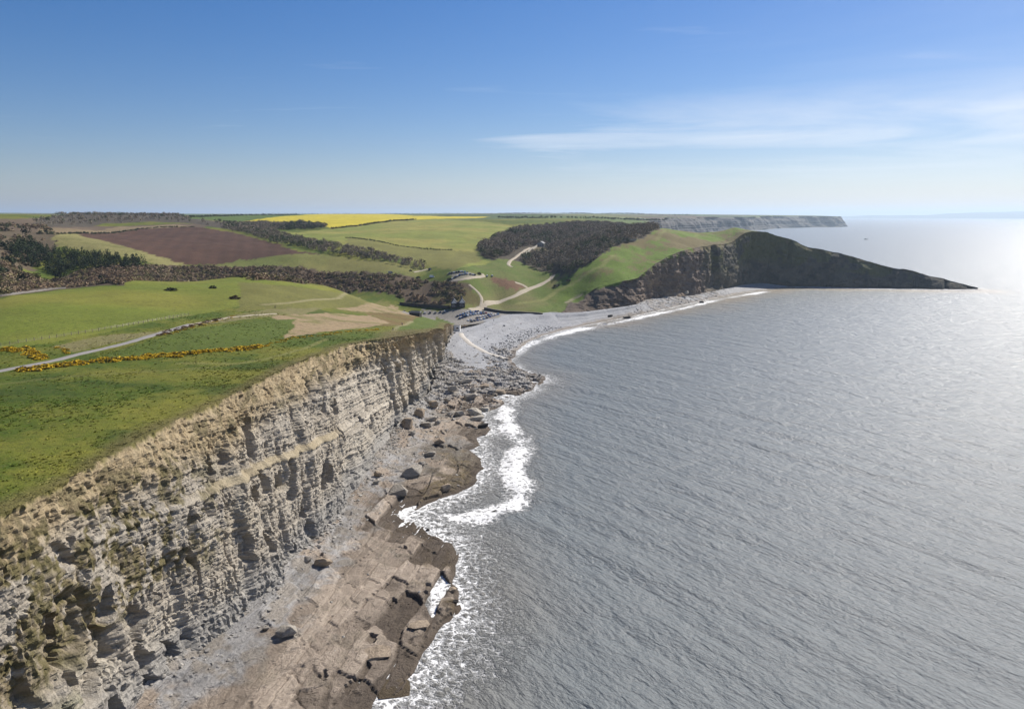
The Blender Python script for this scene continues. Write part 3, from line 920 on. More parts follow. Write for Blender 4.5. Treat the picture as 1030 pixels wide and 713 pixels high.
def slabs(wd, ln, seed):
    """beds broken along strike and across it into long slabs: id, distance to the joints, place across"""
    sxw = sx + 0.42 * wd * vn(sx / (1.7 * wd), sy / (2.6 * ln), seed=seed + 7) + 0.5 * wd * vn(sx / (4 * wd), sy / (1.1 * ln), seed=seed + 8)
    ci = np.floor(sxw / wd); fx = sxw / wd - ci
    zz = np.zeros_like(ci)
    ll = ln * (0.5 + 1.1 * _h(ci, zz, zz, seed))
    t = sy / ll + 7 * _h(ci, zz, zz, seed + 1) + 0.30 * (fx - 0.5) + 0.12 * nB
    cj = np.floor(t); fy = t - cj
    dj = np.minimum(np.minimum(fx, 1 - fx) * wd, np.minimum(fy, 1 - fy) * ll)
    return _h(ci, cj, zz, seed + 2), dj, fx, fy


id1, dj1, fx1, fy1 = slabs(5.6, 17.0, 501)
id3, dj3, fx3, fy3 = slabs(2.3, 6.5, 511)
seaw = 1 - sstep(4, 24, ds)
step_ = 0.55
hs = h / step_ + 0.25 * nB
fl = np.floor(hs); fr_ = hs - fl
z = (fl + 0.2 * fr_ + sstep(0.90, 1.0, fr_) * 0.8) * step_
z = z + (0.60 + 1.1 * seaw) * (id1 - 0.45) + 0.28 * (fx1 - 0.5) + (0.10 + 0.30 * seaw) * (id3 - 0.5) * (id1 > 0.45)
z = z - 0.28 * (1 - sstep(0.1, 0.5, dj1)) * (id1 > 0.3) - 0.16 * (1 - sstep(0.05, 0.4, dj3)) * (id3 > 0.6)
z = np.where((id3 > 0.985) & (dj3 > 0.25) & (ds < 22) & (id1 > 0.4), z - 0.9, z)                          # slabs plucked out
z = z - 0.06 * (1 - sstep(0, 0.07, e2)) * (id2 > 0.5) + 0.05 * nC
# broken, blocky ground towards the bay
e4, id4, ox4, oy4 = cells(X / 4.6 + 0.2 * nB, Y / 4.0, seed=117)
z = z + far_p * (1.7 * (id4 - 0.45) - 0.7 * (1 - sstep(0, 0.12, e4)) + 0.12 * ox4) * sstep(-2, 4, ds)
z = np.where(ds < 0, np.minimum(z, 0.35 + ds * 0.30 + 0.6 * nA + 0.4 * (id1 - 0.5)), z)
keep = _m & (ds > -9) & ~(pip(X, Y, LAND_POLY) & (dist_line(X, Y, edge_near[::8], 30) > 3)) & (Y < 515 - 0.9 * np.clip(X + 60, 0, 200) * 0)
q = grid_faces(*X.shape); q = q[keep.ravel()[q].all(1)]
wet = 1 - sstep(0.35, 1.5, z + 0.5 * nA + 0.25 * nB)
c = mixv((0.280, 0.228, 0.178), (0.400, 0.332, 0.265), np.clip(0.5 + 0.5 * nB + 0.4 * nC + 0.5 * (id1 - 0.5), 0, 1))
greyf = np.clip(sstep(0.0, 0.25, 0.5 * nA + 0.35 * nB + 0.42 * (1 - sstep(6, 20, dfoot)) - 0.10 + 0.25 * far_p), 0, 1)
c = mixv(c, mixv((0.275, 0.265, 0.255), (0.40, 0.385, 0.365), np.clip(0.5 + 0.6 * nB + 0.4 * nC, 0, 1)), greyf)
c = mixv(c, mixv((0.165, 0.135, 0.105), (0.24, 0.20, 0.15), np.clip(0.5 + nB, 0, 1)), np.clip(sstep(0.05, 0.4, nB + 0.3 * nC) * 0.6, 0, 1))
c = c * (0.84 + 0.32 * id1 + 0.14 * (id3 - 0.5))[..., None]
weed = sstep(0.05, 0.35, 0.8 * nA + 0.5 * nB + 0.35 * (1 - sstep(3, 15, ds)) - 0.12) * (1 - sstep(10, 26, ds)) * (1 - sstep(260, 330, Y))
c = mixv(c, mixv((0.110, 0.082, 0.030), (0.075, 0.052, 0.028), np.clip(0.5 + nB + nC, 0, 1)), weed * 0.8)
c = mixv(c, mixv((0.070, 0.055, 0.043), (0.105, 0.082, 0.062), np.clip(0.5 + nB, 0, 1)), wet * 0.85)
V, q, c, = compact(np.stack([X, Y, z], -1).reshape(-1, 3), q, c.reshape(-1, 3))
structure(link('rock_platform', mesh_np('rock_platform', V, q, GROUND, False, c, {'rock': np.ones(len(V))})))

# ------------------------------------------------------------------ shingle beach
def beach_material():
    m, n, l, b = new_mat('shingle')
    geo = n.new('ShaderNodeNewGeometry'); pos = geo.outputs['Position']
    col = nd(n, 'ShaderNodeAttribute', attribute_name='Col').outputs['Color']
    v = nd(n, 'ShaderNodeTexVoronoi', feature='F1'); v.inputs['Scale'].default_value = 1.6; l.new(pos, v.inputs[0])
    sepc = n.new('ShaderNodeSeparateColor'); l.new(v.outputs['Color'], sepc.inputs[0])
    k = mth(n, l, 'MULTIPLY', maprange(n, l, sepc.outputs[0], 0, 1, 0.72, 1.28), maprange(n, l, noise(n, l, pos, 0.25, 5, 0.7), 0.3, 0.7, 0.82, 1.18))
    l.new(mixrgb(n, l, 1.0, col, mixrgb(n, l, k, (0, 0, 0), (1, 1, 1)), 'MULTIPLY'), b.inputs['Base Color'])
    b.inputs['Roughness'].default_value = 0.8
    b.inputs['Specular IOR Level'].default_value = 0.25
    bp = n.new('ShaderNodeBump'); bp.inputs['Strength'].default_value = 0.8; bp.inputs['Distance'].default_value = 0.3
    l.new(mth(n, l, 'SUBTRACT', 1.0, v.outputs['Distance']), bp.inputs['Height']); l.new(bp.outputs[0], b.inputs['Normal'])
    return m


SHINGLE = beach_material()
az = np.radians(np.arange(-9, 30, 0.11)); rr = np.concatenate([np.arange(395, 760, 1.3), np.arange(760, 1060, 2.2)])
AZ, RR = np.meshgrid(az, rr); X = RR * np.sin(AZ); Y = RR * np.cos(AZ)
inS = pip(X, Y, SHORE_POLY)
ds = dist_line(X, Y, shore[::2], 130) * np.where(inS, 1, -1)
inL = pip(X, Y, LAND_POLY)
back = np.minimum(dist_line(X, Y, wall_line, 150), dist_line(X, Y, np.vstack([foot_head[::10, :2]]), 150))
bn = np.minimum(back, dist_line(X, Y, foot_near[1000::6], 150))
dsp = np.maximum(ds, 0); fr = dsp / (dsp + bn + 1e-6)
headf = sstep(90, 240, X)
topz = 8.8 * (1 - headf) + 4.5 * headf
nA = fbm(X / 30, Y / 30, oct=3, seed=131); nB = fbm(X / 6, Y / 6, oct=3, seed=132)
# storm ridge and berms
prof = np.interp(fr, [0, 0.06, 0.3, 0.6, 0.8, 1.0], [0, 0.10, 0.32, 0.60, 0.90, 1.0])
z = np.where(ds < 0, ds * 0.09, prof * topz) + 0.25 * nA * sstep(0, 0.2, fr) + 0.08 * nB + 0.18 * np.sin(fr * 26 + nA * 2) * sstep(0.02, 0.15, fr) * (1 - headf)
# rocky ledges under the headland
e, cid, ox, oy = cells(X / 7 + 0.3 * nB, Y / 5, seed=133)
rocky = sstep(118, 150, X) * (1 - sstep(240, 275, X))
z = z + rocky * (1.6 * (cid - 0.62) - 0.4 * (1 - sstep(0, 0.15, e))) * sstep(-8, 6, ds)
keep = (ds > -22) & (X < 385) & ~(inL & (back > 9)) & ~((Y < 545) & (bn < 2) & (X < -20)) & ((Y > 432) | (X < -20))
keep &= ~(inL & (Y < 560) & (dist_line(X, Y, edge_near[900::6], 60) > 2))
q = grid_faces(*X.shape); q = q[keep.ravel()[q].all(1)]
c = mixv((0.262, 0.265, 0.275), (0.340, 0.342, 0.350), np.clip(0.5 + 0.5 * nA + 0.6 * nB, 0, 1))
c = mixv(c, np.array((0.215, 0.212, 0.21)), np.clip(sstep(0.1, 0.5, nB + 0.5 * nA), 0, 1) * 0.5)
c = mixv(c, np.array((0.20, 0.16, 0.115)), (1 - sstep(0.5, 5.0, ds + 2 * nB)) * 0.8)
c = mixv(c, mixv((0.13, 0.115, 0.10), (0.24, 0.215, 0.19), cid), rocky * sstep(0.35, 0.5, cid) * 0.85)
V, q, c = compact(np.stack([X, Y, z], -1).reshape(-1, 3), q, c.reshape(-1, 3))
structure(link('beach', mesh_np('beach', V, q, SHINGLE, False, c)))

# ------------------------------------------------------------------ sea
def sea_material():
    m, n, l, b = new_mat('sea')
    geo = n.new('ShaderNodeNewGeometry'); pos = geo.outputs['Position']
    foam = nd(n, 'ShaderNodeAttribute', attribute_name='foam').outputs['Fac']
    mud = nd(n, 'ShaderNodeAttribute', attribute_name='mud').outputs['Fac']
    # lace of foam: cells torn by noise
    warpn = n.new('ShaderNodeTexNoise'); warpn.inputs['Scale'].default_value = 0.35; warpn.inputs['Detail'].default_value = 5; l.new(pos, warpn.inputs[0])
    wv = n.new('ShaderNodeVectorMath'); wv.operation = 'MULTIPLY_ADD'; l.new(warpn.outputs['Color'], wv.inputs[0]); wv.inputs[1].default_value = (3.4, 3.4, 0); l.new(pos, wv.inputs[2])
    v = nd(n, 'ShaderNodeTexVoronoi', feature='DISTANCE_TO_EDGE'); v.inputs['Scale'].default_value = 0.42; l.new(wv.outputs[0], v.inputs[0])
    v2 = nd(n, 'ShaderNodeTexVoronoi', feature='DISTANCE_TO_EDGE'); v2.inputs['Scale'].default_value = 1.1; l.new(wv.outputs[0], v2.inputs[0])
    lace = mth(n, l, 'ADD', maprange(n, l, v.outputs[0], 0.0, 0.5, 0.55, -0.15), maprange(n, l, v2.outputs[0], 0.0, 0.4, 0.3, -0.1))
    lace = mth(n, l, 'ADD', lace, maprange(n, l, noise(n, l, pos, 0.5, 6, 0.75), 0.3, 0.7, -0.45, 0.45))
    fm = mth(n, l, 'ADD', mth(n, l, 'MULTIPLY', foam, 1.05), mth(n, l, 'MULTIPLY', lace, 0.80))
    fm = maprange(n, l, fm, 0.58, 1.10, 0.0, 1.0)
    fm = mth(n, l, 'MULTIPLY', fm, maprange(n, l, foam, 0.02, 0.12, 0.0, 1.0))
    water = mixrgb(n, l, mud, (0.140, 0.155, 0.157), (0.225, 0.185, 0.135))
    l.new(mixrgb(n, l, fm, water, (0.74, 0.74, 0.73)), b.inputs['Base Color'])
    l.new(maprange(n, l, fm, 0, 1, 0.37, 0.9), b.inputs['Roughness'])
    b.inputs['IOR'].default_value = 1.333
    b.inputs['Specular IOR Level'].default_value = 0.5
    # wind waves running in from the open sea
    def waves(scale, stretch, rot, det, rough):
        vr = n.new('ShaderNodeVectorRotate'); vr.rotation_type = 'Z_AXIS'; vr.inputs['Angle'].default_value = rot; l.new(pos, vr.inputs['Vector'])
        mp = n.new('ShaderNodeMapping'); mp.inputs['Scale'].default_value = (1, stretch, 1)
        l.new(vr.outputs[0], mp.inputs[0])
        return noise(n, l, mp.outputs[0], scale, det, rough, 0.25)
    h1 = waves(0.035, 3.4, R(50), 3, 0.5); h2 = waves(0.17, 2.4, R(56), 3, 0.55); h3 = waves(0.75, 1.5, R(40), 5, 0.68)
    hh = mth(n, l, 'ADD', mth(n, l, 'MULTIPLY', h1, 4.2), mth(n, l, 'ADD', mth(n, l, 'MULTIPLY', h2, 2.6), mth(n, l, 'MULTIPLY', h3, 1.15)))
    hh = mth(n, l, 'MULTIPLY', hh, maprange(n, l, fm, 0, 1, 1.0, 0.3))
    hh = mth(n, l, 'ADD', hh, mth(n, l, 'MULTIPLY', fm, 0.12))
    bp = n.new('ShaderNodeBump'); bp.inputs['Strength'].default_value = 1.0; bp.inputs['Distance'].default_value = 0.43
    l.new(hh, bp.inputs['Height']); l.new(bp.outputs[0], b.inputs['Normal'])
    return m


SEA = sea_material()
az = np.radians(np.concatenate([np.arange(-20, 44, 0.2), np.arange(44, 75, 1.0)]))
rr = np.concatenate([np.exp(np.arange(math.log(55), math.log(1600), 0.0052)), np.geomspace(1620, 60000, 90)])
AZ, RR = np.meshgrid(az, rr); X = RR * np.sin(AZ); Y = RR * np.cos(AZ)
ds = dist_line(X, Y, shore[::2], 110) * np.where(pip(X, Y, SHORE_POLY), -1, 1)
deepf = 1 - sstep(900, 1500, RR)
z = np.zeros_like(X)
rs = np.random.RandomState(5)
for i in range(14):
    lam = rs.uniform(7, 30); th = R(38) + rs.normal(0, 0.30); a = 0.006 * lam * rs.uniform(0.5, 1.2)
    kx, ky = math.cos(th) * 2 * math.pi / lam, math.sin(th) * 2 * math.pi / lam
    ph = rs.uniform(0, 6.28)
    arg = X * kx + Y * ky + ph + 1.3 * vn(X / 90, Y / 90, seed=200 + i)
    z += a * (1 - np.abs(np.sin(arg / 2))) * 1.6 - a * 0.6
z *= deepf * sstep(-2, 25, ds) * 0.62 + 0.08
nA = fbm(X / 38, Y / 38, oct=3, seed=141); nB = fbm(X / 11, Y / 11, oct=3, seed=142)
# surf: wider off the ledges, a thin lacy line along the shingle
wid = np.interp(Y, [90, 240, 300, 420, 470, 560, 720, 800, 1000], [19, 26, 26, 15, 9, 6, 9, 10, 3])
sf = np.clip(1 - (ds + 7 * nB) / (wid * (1.0 + 0.7 * nA)), 0, 1)
foam = np.where(ds < -6, 0.6, sf) * (0.50 + 0.28 * np.clip(nB + 0.4, 0, 1))
# a breaking wave standing off the ledges
brk = np.array([PZ(u, v, 0) for u, v in ((506, 410), (512, 430), (520, 450), (517, 475), (523, 500), (510, 512), (490, 518), (470, 520))])
db = dist_line(X, Y, smooth_line(brk, 80), 40)
foam = np.maximum(foam, np.clip(1 - (db + 6.0 * nB) / 8.5, 0, 1) * 0.8)
line2 = smooth_line(np.array([PZ(u, v, 0) for u, v in ((516, 372), (512, 362), (522, 353), (545, 342), (580, 332.5), (615, 325.5), (650, 318), (690, 309.5), (730, 300), (770, 293.5))]), 160)
d2 = dist_line(X, Y, line2, 40)
foam = np.maximum(foam, np.clip(1 - (d2 + 4 * nB) / 10, 0, 1) * (0.80 + 0.45 * nA))
z += 0.55 * np.clip(1 - db / 5, 0, 1) ** 1.5
mud = np.clip(1 - (ds + 30 * nA) / 60, 0, 1) * 0.75 * sstep(560, 660, Y) * (1 - sstep(1100, 1300, Y)) + np.clip(1 - (ds + 8 * nA) / 34, 0, 1) * 0.45
mud = np.clip(mud, 0, 0.9)
keep = (ds > -14)
q = grid_faces(*X.shape); q = q[keep.ravel()[q].any(1)]
V, q, foam, mud = compact(np.stack([X, Y, z], -1).reshape(-1, 3), q, foam.ravel(), mud.ravel())
sea = structure(link('sea', mesh_np('sea', V, q, SEA, True, None, {'foam': foam, 'mud': mud})))

# ------------------------------------------------------------------ far shores across the water
def far_hill(name, az0, az1, dist, hgt, seed, col):
    a = np.radians(np.linspace(az0, az1, 160)); depth = np.linspace(0, 1, 14)
    A, D = np.meshgrid(a, depth)
    RRr = dist * (1 + 0.18 * D)
    x, y = RRr * np.sin(A), RRr * np.cos(A)
    env = np.sin(np.clip((A - a[0]) / (a[-1] - a[0]), 0, 1) * math.pi) ** 0.6
    z = -2 + hgt * env * np.sin(D * math.pi * 0.62) * (0.65 + 0.35 * fbm(A * 22, D * 2, oct=4, seed=seed))
    c = np.tile(np.array(col), (x.size, 1)) * (1 + 0.3 * fbm(A * 60, D * 6, oct=3, seed=seed + 3).reshape(-1, 1))
    return structure(link(name, mesh_np(name, np.stack([x, y, z], -1).reshape(-1, 3), grid_faces(*x.shape), GROUND, True, c, {'rock': np.zeros(x.size)})))


far_hill('far_shore', 22, 52, 32000, 330, 301, (0.07, 0.09, 0.06))
far_hill('far_hills', -47, -26, 16000, 175, 311, (0.07, 0.09, 0.05))

# ------------------------------------------------------------------ air
hz = bpy.data.materials.new('haze'); hz.use_nodes = True
hn, hl = hz.node_tree.nodes, hz.node_tree.links
hn.clear()
ho = hn.new('ShaderNodeOutputMaterial'); hv = hn.new('ShaderNodeVolumePrincipled')
hv.inputs['Color'].default_value = (0.66, 0.82, 1.0, 1)
hv.inputs['Density'].default_value = 0.00005
hv.inputs['Anisotropy'].default_value = 0.35
hl.new(hv.outputs[0], ho.inputs['Volume'])
bx = np.array([(x, y, z) for x in (-70000, 70000) for y in (-2000, 72000) for z in (-40, 480)], float)
fq = [(0, 1, 3, 2), (4, 6, 7, 5), (0, 4, 5, 1), (2, 3, 7, 6), (0, 2, 6, 4), (1, 5, 7, 3)]
haze = link('haze', mesh_np('haze', bx, np.array(fq), hz))
haze['kind'] = 'stuff'

# ================================================================== things
def tag(o, label, cat, group=None):
    o['label'] = label
    o['category'] = cat
    if group:
        o['group'] = group
    return o


def empty(name, loc, rz=0.0):
    o = bpy.data.objects.new(name, None)
    o.empty_display_size = 0.5
    COL.objects.link(o)
    o.location = loc; o.rotation_euler = (0, 0, rz)
    return o


def gz(x, y):
    return float(land(np.array([x]), np.array([y]))[0])


def at(u, v):
    p = hit([(u, v)])[0]
    return p[0], p[1], gz(p[0], p[1])


BVH = {}
from mathutils.bvhtree import BVHTree


def floor_z(x, y, names):
    """height of the first surface under a point"""
    best = -1e9
    for nm in names:
        if nm not in BVH:
            me = bpy.data.objects[nm].data
            n = len(me.vertices); co = np.empty(n * 3, np.float32); me.vertices.foreach_get('co', co)
            m = len(me.polygons); k = me.polygons[0].loop_total; vi = np.empty(m * k, np.int32); me.loops.foreach_get('vertex_index', vi)
            BVH[nm] = BVHTree.FromPolygons(co.reshape(-1, 3).tolist(), vi.reshape(-1, k).tolist())
        h = BVH[nm].ray_cast(Vector((x, y, 300)), Vector((0, 0, -1)))
        if h[0] is not None:
            best = max(best, h[0].z)
    return best


def at_low(u, v, names=('rock_platform', 'beach')):
    """point of the platform or beach seen at a pixel"""
    p = PZ(u, v, 2.0)
    for _ in range(5):
        z = floor_z(p[0], p[1], names)
        if z < -50:
            z = 8.0 if p[1] > 540 else 0.0
        p = PZ(u, v, z)
    return p[0], p[1], z


# ------------------------------------------------------------------ roads and paths
def ribbon(name, pts, width, lift, mat, step=4.0, surf=None):
    L = smooth_line(np.asarray(pts)[:, :2], max(12, int(np.sum(np.linalg.norm(np.diff(np.asarray(pts)[:, :2], axis=0), axis=1)) / step)))
    t = np.gradient(L, axis=0); t /= np.linalg.norm(t, axis=1)[:, None]
    nrm = np.stack([-t[:, 1], t[:, 0]], 1)
    wob = 1 + 0.12 * vn(L[:, 0] / 9, L[:, 1] / 9, seed=7)
    cols = np.linspace(-1, 1, 5)
    x = L[:, 0][None] + cols[:, None] * nrm[:, 0] * width / 2 * wob; y = L[:, 1][None] + cols[:, None] * nrm[:, 1] * width / 2 * wob
    z = (land(x, y) if surf is None else surf(x, y)) + lift
    z[0] -= lift + 0.15; z[-1] -= lift + 0.15            # shoulders meet the ground
    V = np.stack([x, y, z], -1)
    return structure(link(name, mesh_np(name, V.reshape(-1, 3), grid_faces(*x.shape)[:, ::-1], mat, True)))


ASPHALT = flat_mat('worn_asphalt', (0.235, 0.22, 0.205), 0.85, 0.2, 0.8)
GRAVEL = flat_mat('pale_gravel', (0.36, 0.31, 0.23), 0.9, 0.3, 0.5)
CONCRETE = flat_mat('slipway_concrete', (0.50, 0.46, 0.40), 0.85, 0.18, 0.7)
lane_px = [(-30, 379), (0, 373.5), (45, 365), (86, 354.5), (131, 344), (162, 334.5), (192, 326.5)]
ribbon('coast_lane', hit(lane_px), 4.6, 0.12, ASPHALT, 3)
ribbon('coast_path', hit([(192, 326.5), (227, 320.5), (255, 317.5), (278, 316)]), 2.6, 0.10, GRAVEL, 3)
ribbon('valley_road', hit([(472, 312), (484, 310), (499, 304.5), (518, 297.5), (532, 291), (544, 286), (553, 281), (556.5, 277)]), 6.0, 0.35, GRAVEL, 5)
ribbon('branch_track', hit([(532, 291), (525, 286.5), (518, 284)]), 5.0, 0.35, GRAVEL, 5)
ribbon('garden_drive', hit([(515.5, 269.5), (511.5, 266.5), (514, 262), (519, 258.5), (526, 253.5), (533, 249.5)]), 4.6, 0.5, GRAVEL, 5)
ribbon('footpath', hit([(472, 287), (477, 290.5), (481.5, 295), (484.6, 300.5), (484, 306), (483, 309.5)]), 3.2, 0.3, GRAVEL, 4)
ribbon('top_road', hit([(452, 283), (462, 282.3), (471, 281), (480, 279.3), (487, 278), (485, 276.3)]), 5.0, 0.4, GRAVEL, 4)
ribbon('field_track', hit([(416, 274), (424, 272.2), (430, 270.8)]), 4.0, 0.35, GRAVEL, 4)
sl = np.array([at_low(u, v, ('beach', 'rock_platform')) for u, v in ((463.6, 335.5), (465, 338.5), (468, 342), (474, 347), (481, 351), (490, 355), (500, 358.5), (508, 361.5))])
def slip_z(x, y):
    z_ = np.array([[floor_z(a_, b_, ('beach', 'rock_platform')) for a_, b_ in zip(ra, rb)] for ra, rb in zip(x, y)])
    z_ = np.where(z_ < -50, 8.6, z_)
    z_ = np.repeat(z_.max(0)[None], len(z_), 0)
    k_ = np.ones(5) / 5
    return np.stack([np.convolve(np.pad(r_, 2, mode='edge'), k_, 'valid') for r_ in z_])


ribbon('slipway', sl, 4.6, 0.35, CONCRETE, 3, slip_z)


# ------------------------------------------------------------------ walls
def wall(name, pts, height, thick, mat, label, surf=gz, seg=3.0, ragged=0.12, cap=None):
    """dry-stone wall: a run of uneven courses following the ground"""
    pts = np.asarray(pts, float)[:, :2]
    L = smooth_line(pts, max(6, int(np.sum(np.linalg.norm(np.diff(pts, axis=0), axis=1)) / seg)))
    t = np.gradient(L, axis=0); t /= np.linalg.norm(t, axis=1)[:, None]
    nrm = np.stack([-t[:, 1], t[:, 0]], 1)
    base = np.array([surf(p[0], p[1]) for p in L]); c = L.mean(0); b0 = base.min()
    r = np.random.RandomState(int(abs(c[0]) * 10) % 9999)
    h = height * (1 + ragged * r.uniform(-1, 1, len(L)))
    V = []
    for i, p in enumerate(L):
        for s, zz in ((-1, -0.6), (-0.8, h[i]), (0.8, h[i] * 0.98), (1, -0.6)):
            q = p + nrm[i] * s * thick / 2
            V.append((q[0] - c[0], q[1] - c[1], base[i] + zz - b0))
    Fs = []
    for i in range(len(L) - 1):
        for k in range(3):
            a = i * 4 + k
            Fs.append((a, a + 4, a + 5, a + 1))
    e = (len(L) - 1) * 4
    Fs += [(0, 1, 2, 3), (e + 3, e + 2, e + 1, e)]
    o = empty(name, (c[0], c[1], b0)); tag(o, label, 'wall')
    link('stonework', mesh_np(name, V, np.array(Fs), mat), o)
    if cap is not None:
        V2 = []
        for i, p in enumerate(L):
            for s, zz in ((-1.15, h[i]), (-1.1, h[i] + 0.18), (1.1, h[i] + 0.18), (1.15, h[i])):
                q = p + nrm[i] * s * thick / 2
                V2.append((q[0] - c[0], q[1] - c[1], base[i] + zz - b0))
        link('coping', mesh_np(name + '_coping', V2, np.array(Fs), cap), o)
    return o


STONE_DARK = flat_mat('dark_stone', (0.060, 0.055, 0.052), 0.9, 0.35, 1.2)
STONE_PALE = flat_mat('pale_stone', (0.40, 0.37, 0.31), 0.9, 0.35, 1.5)
STONE_GREY = flat_mat('grey_stone', (0.20, 0.185, 0.165), 0.9, 0.35, 1.2)
wall('sea_wall', [PZ(487, 312.6, 9.3), PZ(500, 313.4, 9.0), PZ(515, 314.6, 8.8), PZ(530, 315.4, 8.7), PZ(546, 315.7, 8.6)], 2.0, 1.2, STONE_DARK, 'dark stone sea wall along the head of the grey pebble beach', ragged=0.04, cap=STONE_GREY)
wall('boundary_wall', hit([(402, 306.8), (412, 307.8), (425, 308.8), (438, 309.8), (452, 310.4)]), 2.6, 1.2, STONE_DARK, 'long dark stone wall behind the beach car park, left of the lodge', ragged=0.06)
wall('field_wall', hit([(-12, 299.5), (10, 297), (30, 294), (48, 291.5), (66, 290)]), 0.9, 0.6, STONE_GREY, 'grey dry-stone wall at the far edge of the left field', ragged=0.3)
wall('drive_wall', hit([(528, 256), (533, 252.5), (538, 249.8), (541, 248.2)]), 2.6, 1.0, STONE_PALE, 'short pale wall beside the drive to the walled garden')
wall('ridge_wall', hit([(609, 244.5), (618, 244), (628, 243), (640, 242)]), 2.2, 1.0, STONE_PALE, 'pale wall running along the green ridge below the wood')


# ------------------------------------------------------------------ box-like building parts
def box(V, Fs, x0, x1, y0, y1, z0, z1):
    k = len(V)
    V += [(x0, y0, z0), (x1, y0, z0), (x1, y1, z0), (x0, y1, z0), (x0, y0, z1), (x1, y0, z1), (x1, y1, z1), (x0, y1, z1)]
    Fs += [(k, k + 3, k + 2, k + 1), (k + 4, k + 5, k + 6, k + 7), (k, k + 1, k + 5, k + 4), (k + 1, k + 2, k + 6, k + 5), (k + 2, k + 3, k + 7, k + 6), (k + 3, k, k + 4, k + 7)]


def boxes(name, mat, parent, *bs):
    V, Fs = [], []
    for b_ in bs:
        box(V, Fs, *b_)
    return link(name, mesh_np(name, V, np.array(Fs), mat), parent)


def poly_part(name, mat, parent, V, faces):
    me = bpy.data.meshes.new(name)
    me.from_pydata(V, [], faces); me.update(); me.materials.append(mat)
    return link(name, me, parent)


GLASS_D = flat_mat('dark_window_glass', (0.03, 0.035, 0.04), 0.1, 0.1, 1.0, 0, 0.6)
SLATE = flat_mat('slate', (0.045, 0.048, 0.055), 0.6, 0.3, 2.0)
WHITE_W = flat_mat('white_render', (0.72, 0.71, 0.68), 0.8, 0.08, 1.0)
BROWN_W = flat_mat('dark_timber', (0.045, 0.036, 0.030), 0.8, 0.3, 3.0)
GREEN_W = flat_mat('painted_door', (0.03, 0.05, 0.04), 0.6, 0.1, 2.0)


def gable_block(root, x0, x1, y0, y1, h, rise, wmat, gm):
    """house wing with its ridge running along y; gables face -y and +y"""
    xm = (x0 + x1) / 2; o = 0.35
    poly_part('wall', wmat, root, [(x0, y0, -1), (x1, y0, -1), (x1, y0, h), (xm, y0, h + rise), (x0, y0, h), (x0, y1, -1), (x1, y1, -1), (x1, y1, h), (xm, y1, h + rise), (x0, y1, h)],
              [(0, 1, 2, 3, 4), (9, 8, 7, 6, 5), (1, 6, 7, 2), (5, 0, 4, 9)])
    poly_part('gable', gm, root, [(x0 + 0.25, y0 - 0.06, h - 0.3), (x1 - 0.25, y0 - 0.06, h - 0.3), (xm, y0 - 0.06, h + rise - 0.35), (x0 + 0.25, y0 - 0.003, h - 0.3), (x1 - 0.25, y0 - 0.003, h - 0.3), (xm, y0 - 0.003, h + rise - 0.35)],
              [(0, 1, 2), (5, 4, 3), (0, 3, 4, 1), (1, 4, 5, 2), (2, 5, 3, 0)])
    t = 0.22; s = rise / (xm - x0)
    r = poly_part('roof', SLATE, root, [(x0 - o, y0 - o, h - o * s + 0.02), (xm, y0 - o, h + rise + 0.02), (x1 + o, y0 - o, h - o * s + 0.02), (x0 - o, y0 - o, h - o * s + t), (xm, y0 - o, h + rise + t), (x1 + o, y0 - o, h - o * s + t),
                                        (x0 - o, y1 + o, h - o * s + 0.02), (xm, y1 + o, h + rise + 0.02), (x1 + o, y1 + o, h - o * s + 0.02), (x0 - o, y1 + o, h - o * s + t), (xm, y1 + o, h + rise + t), (x1 + o, y1 + o, h - o * s + t)],
                  [(0, 1, 4, 3), (1, 2, 5, 4), (9, 10, 7, 6), (10, 11, 8, 7), (3, 4, 10, 9), (4, 5, 11, 10), (6, 7, 1, 0), (7, 8, 2, 1), (0, 3, 9, 6), (2, 8, 11, 5)])
    return r


x, y, z = at(461, 310.4)
lodge = empty('stone_lodge', (x, y, z), R(4))
tag(lodge, 'dark stone lodge with two pale gables behind the beach car park', 'house')
r1 = gable_block(lodge, -6.5, -1.2, 0, 9, 4.6, 3.6, STONE_DARK, WHITE_W)
r2 = gable_block(lodge, 0.6, 6.0, 0.6, 9, 4.8, 3.8, STONE_DARK, WHITE_W)
boxes('wall', STONE_DARK, lodge, (-1.18, 0.58, 1.8, 8, -1, 5.2))
boxes('chimney', STONE_GREY, r1, (-4.3, -3.4, 6.0, 7.0, 7.2, 10.0))
boxes('chimney', STONE_GREY, r2, (2.9, 3.8, 5.0, 6.0, 7.6, 10.4))
for (a, c_) in ((-5.2, 1.2), (-3.4, 1.2), (2.0, 1.2), (4.0, 1.2), (-4.4, 3.2), (3.0, 3.4)):
    w_ = boxes('window', WHITE_W, lodge, (a - 0.55, a + 0.55, -0.09 if a < 0 else 0.51, -0.02 if a < 0 else 0.58, c_, c_ + 1.3))
    boxes('pane', GLASS_D, w_, (a - 0.42, a + 0.42, -0.12 if a < 0 else 0.48, -0.085 if a < 0 else 0.515, c_ + 0.12, c_ + 1.18))
boxes('door', GREEN_W, lodge, (-0.9, 0.2, 1.70, 1.785, 0, 2.1))

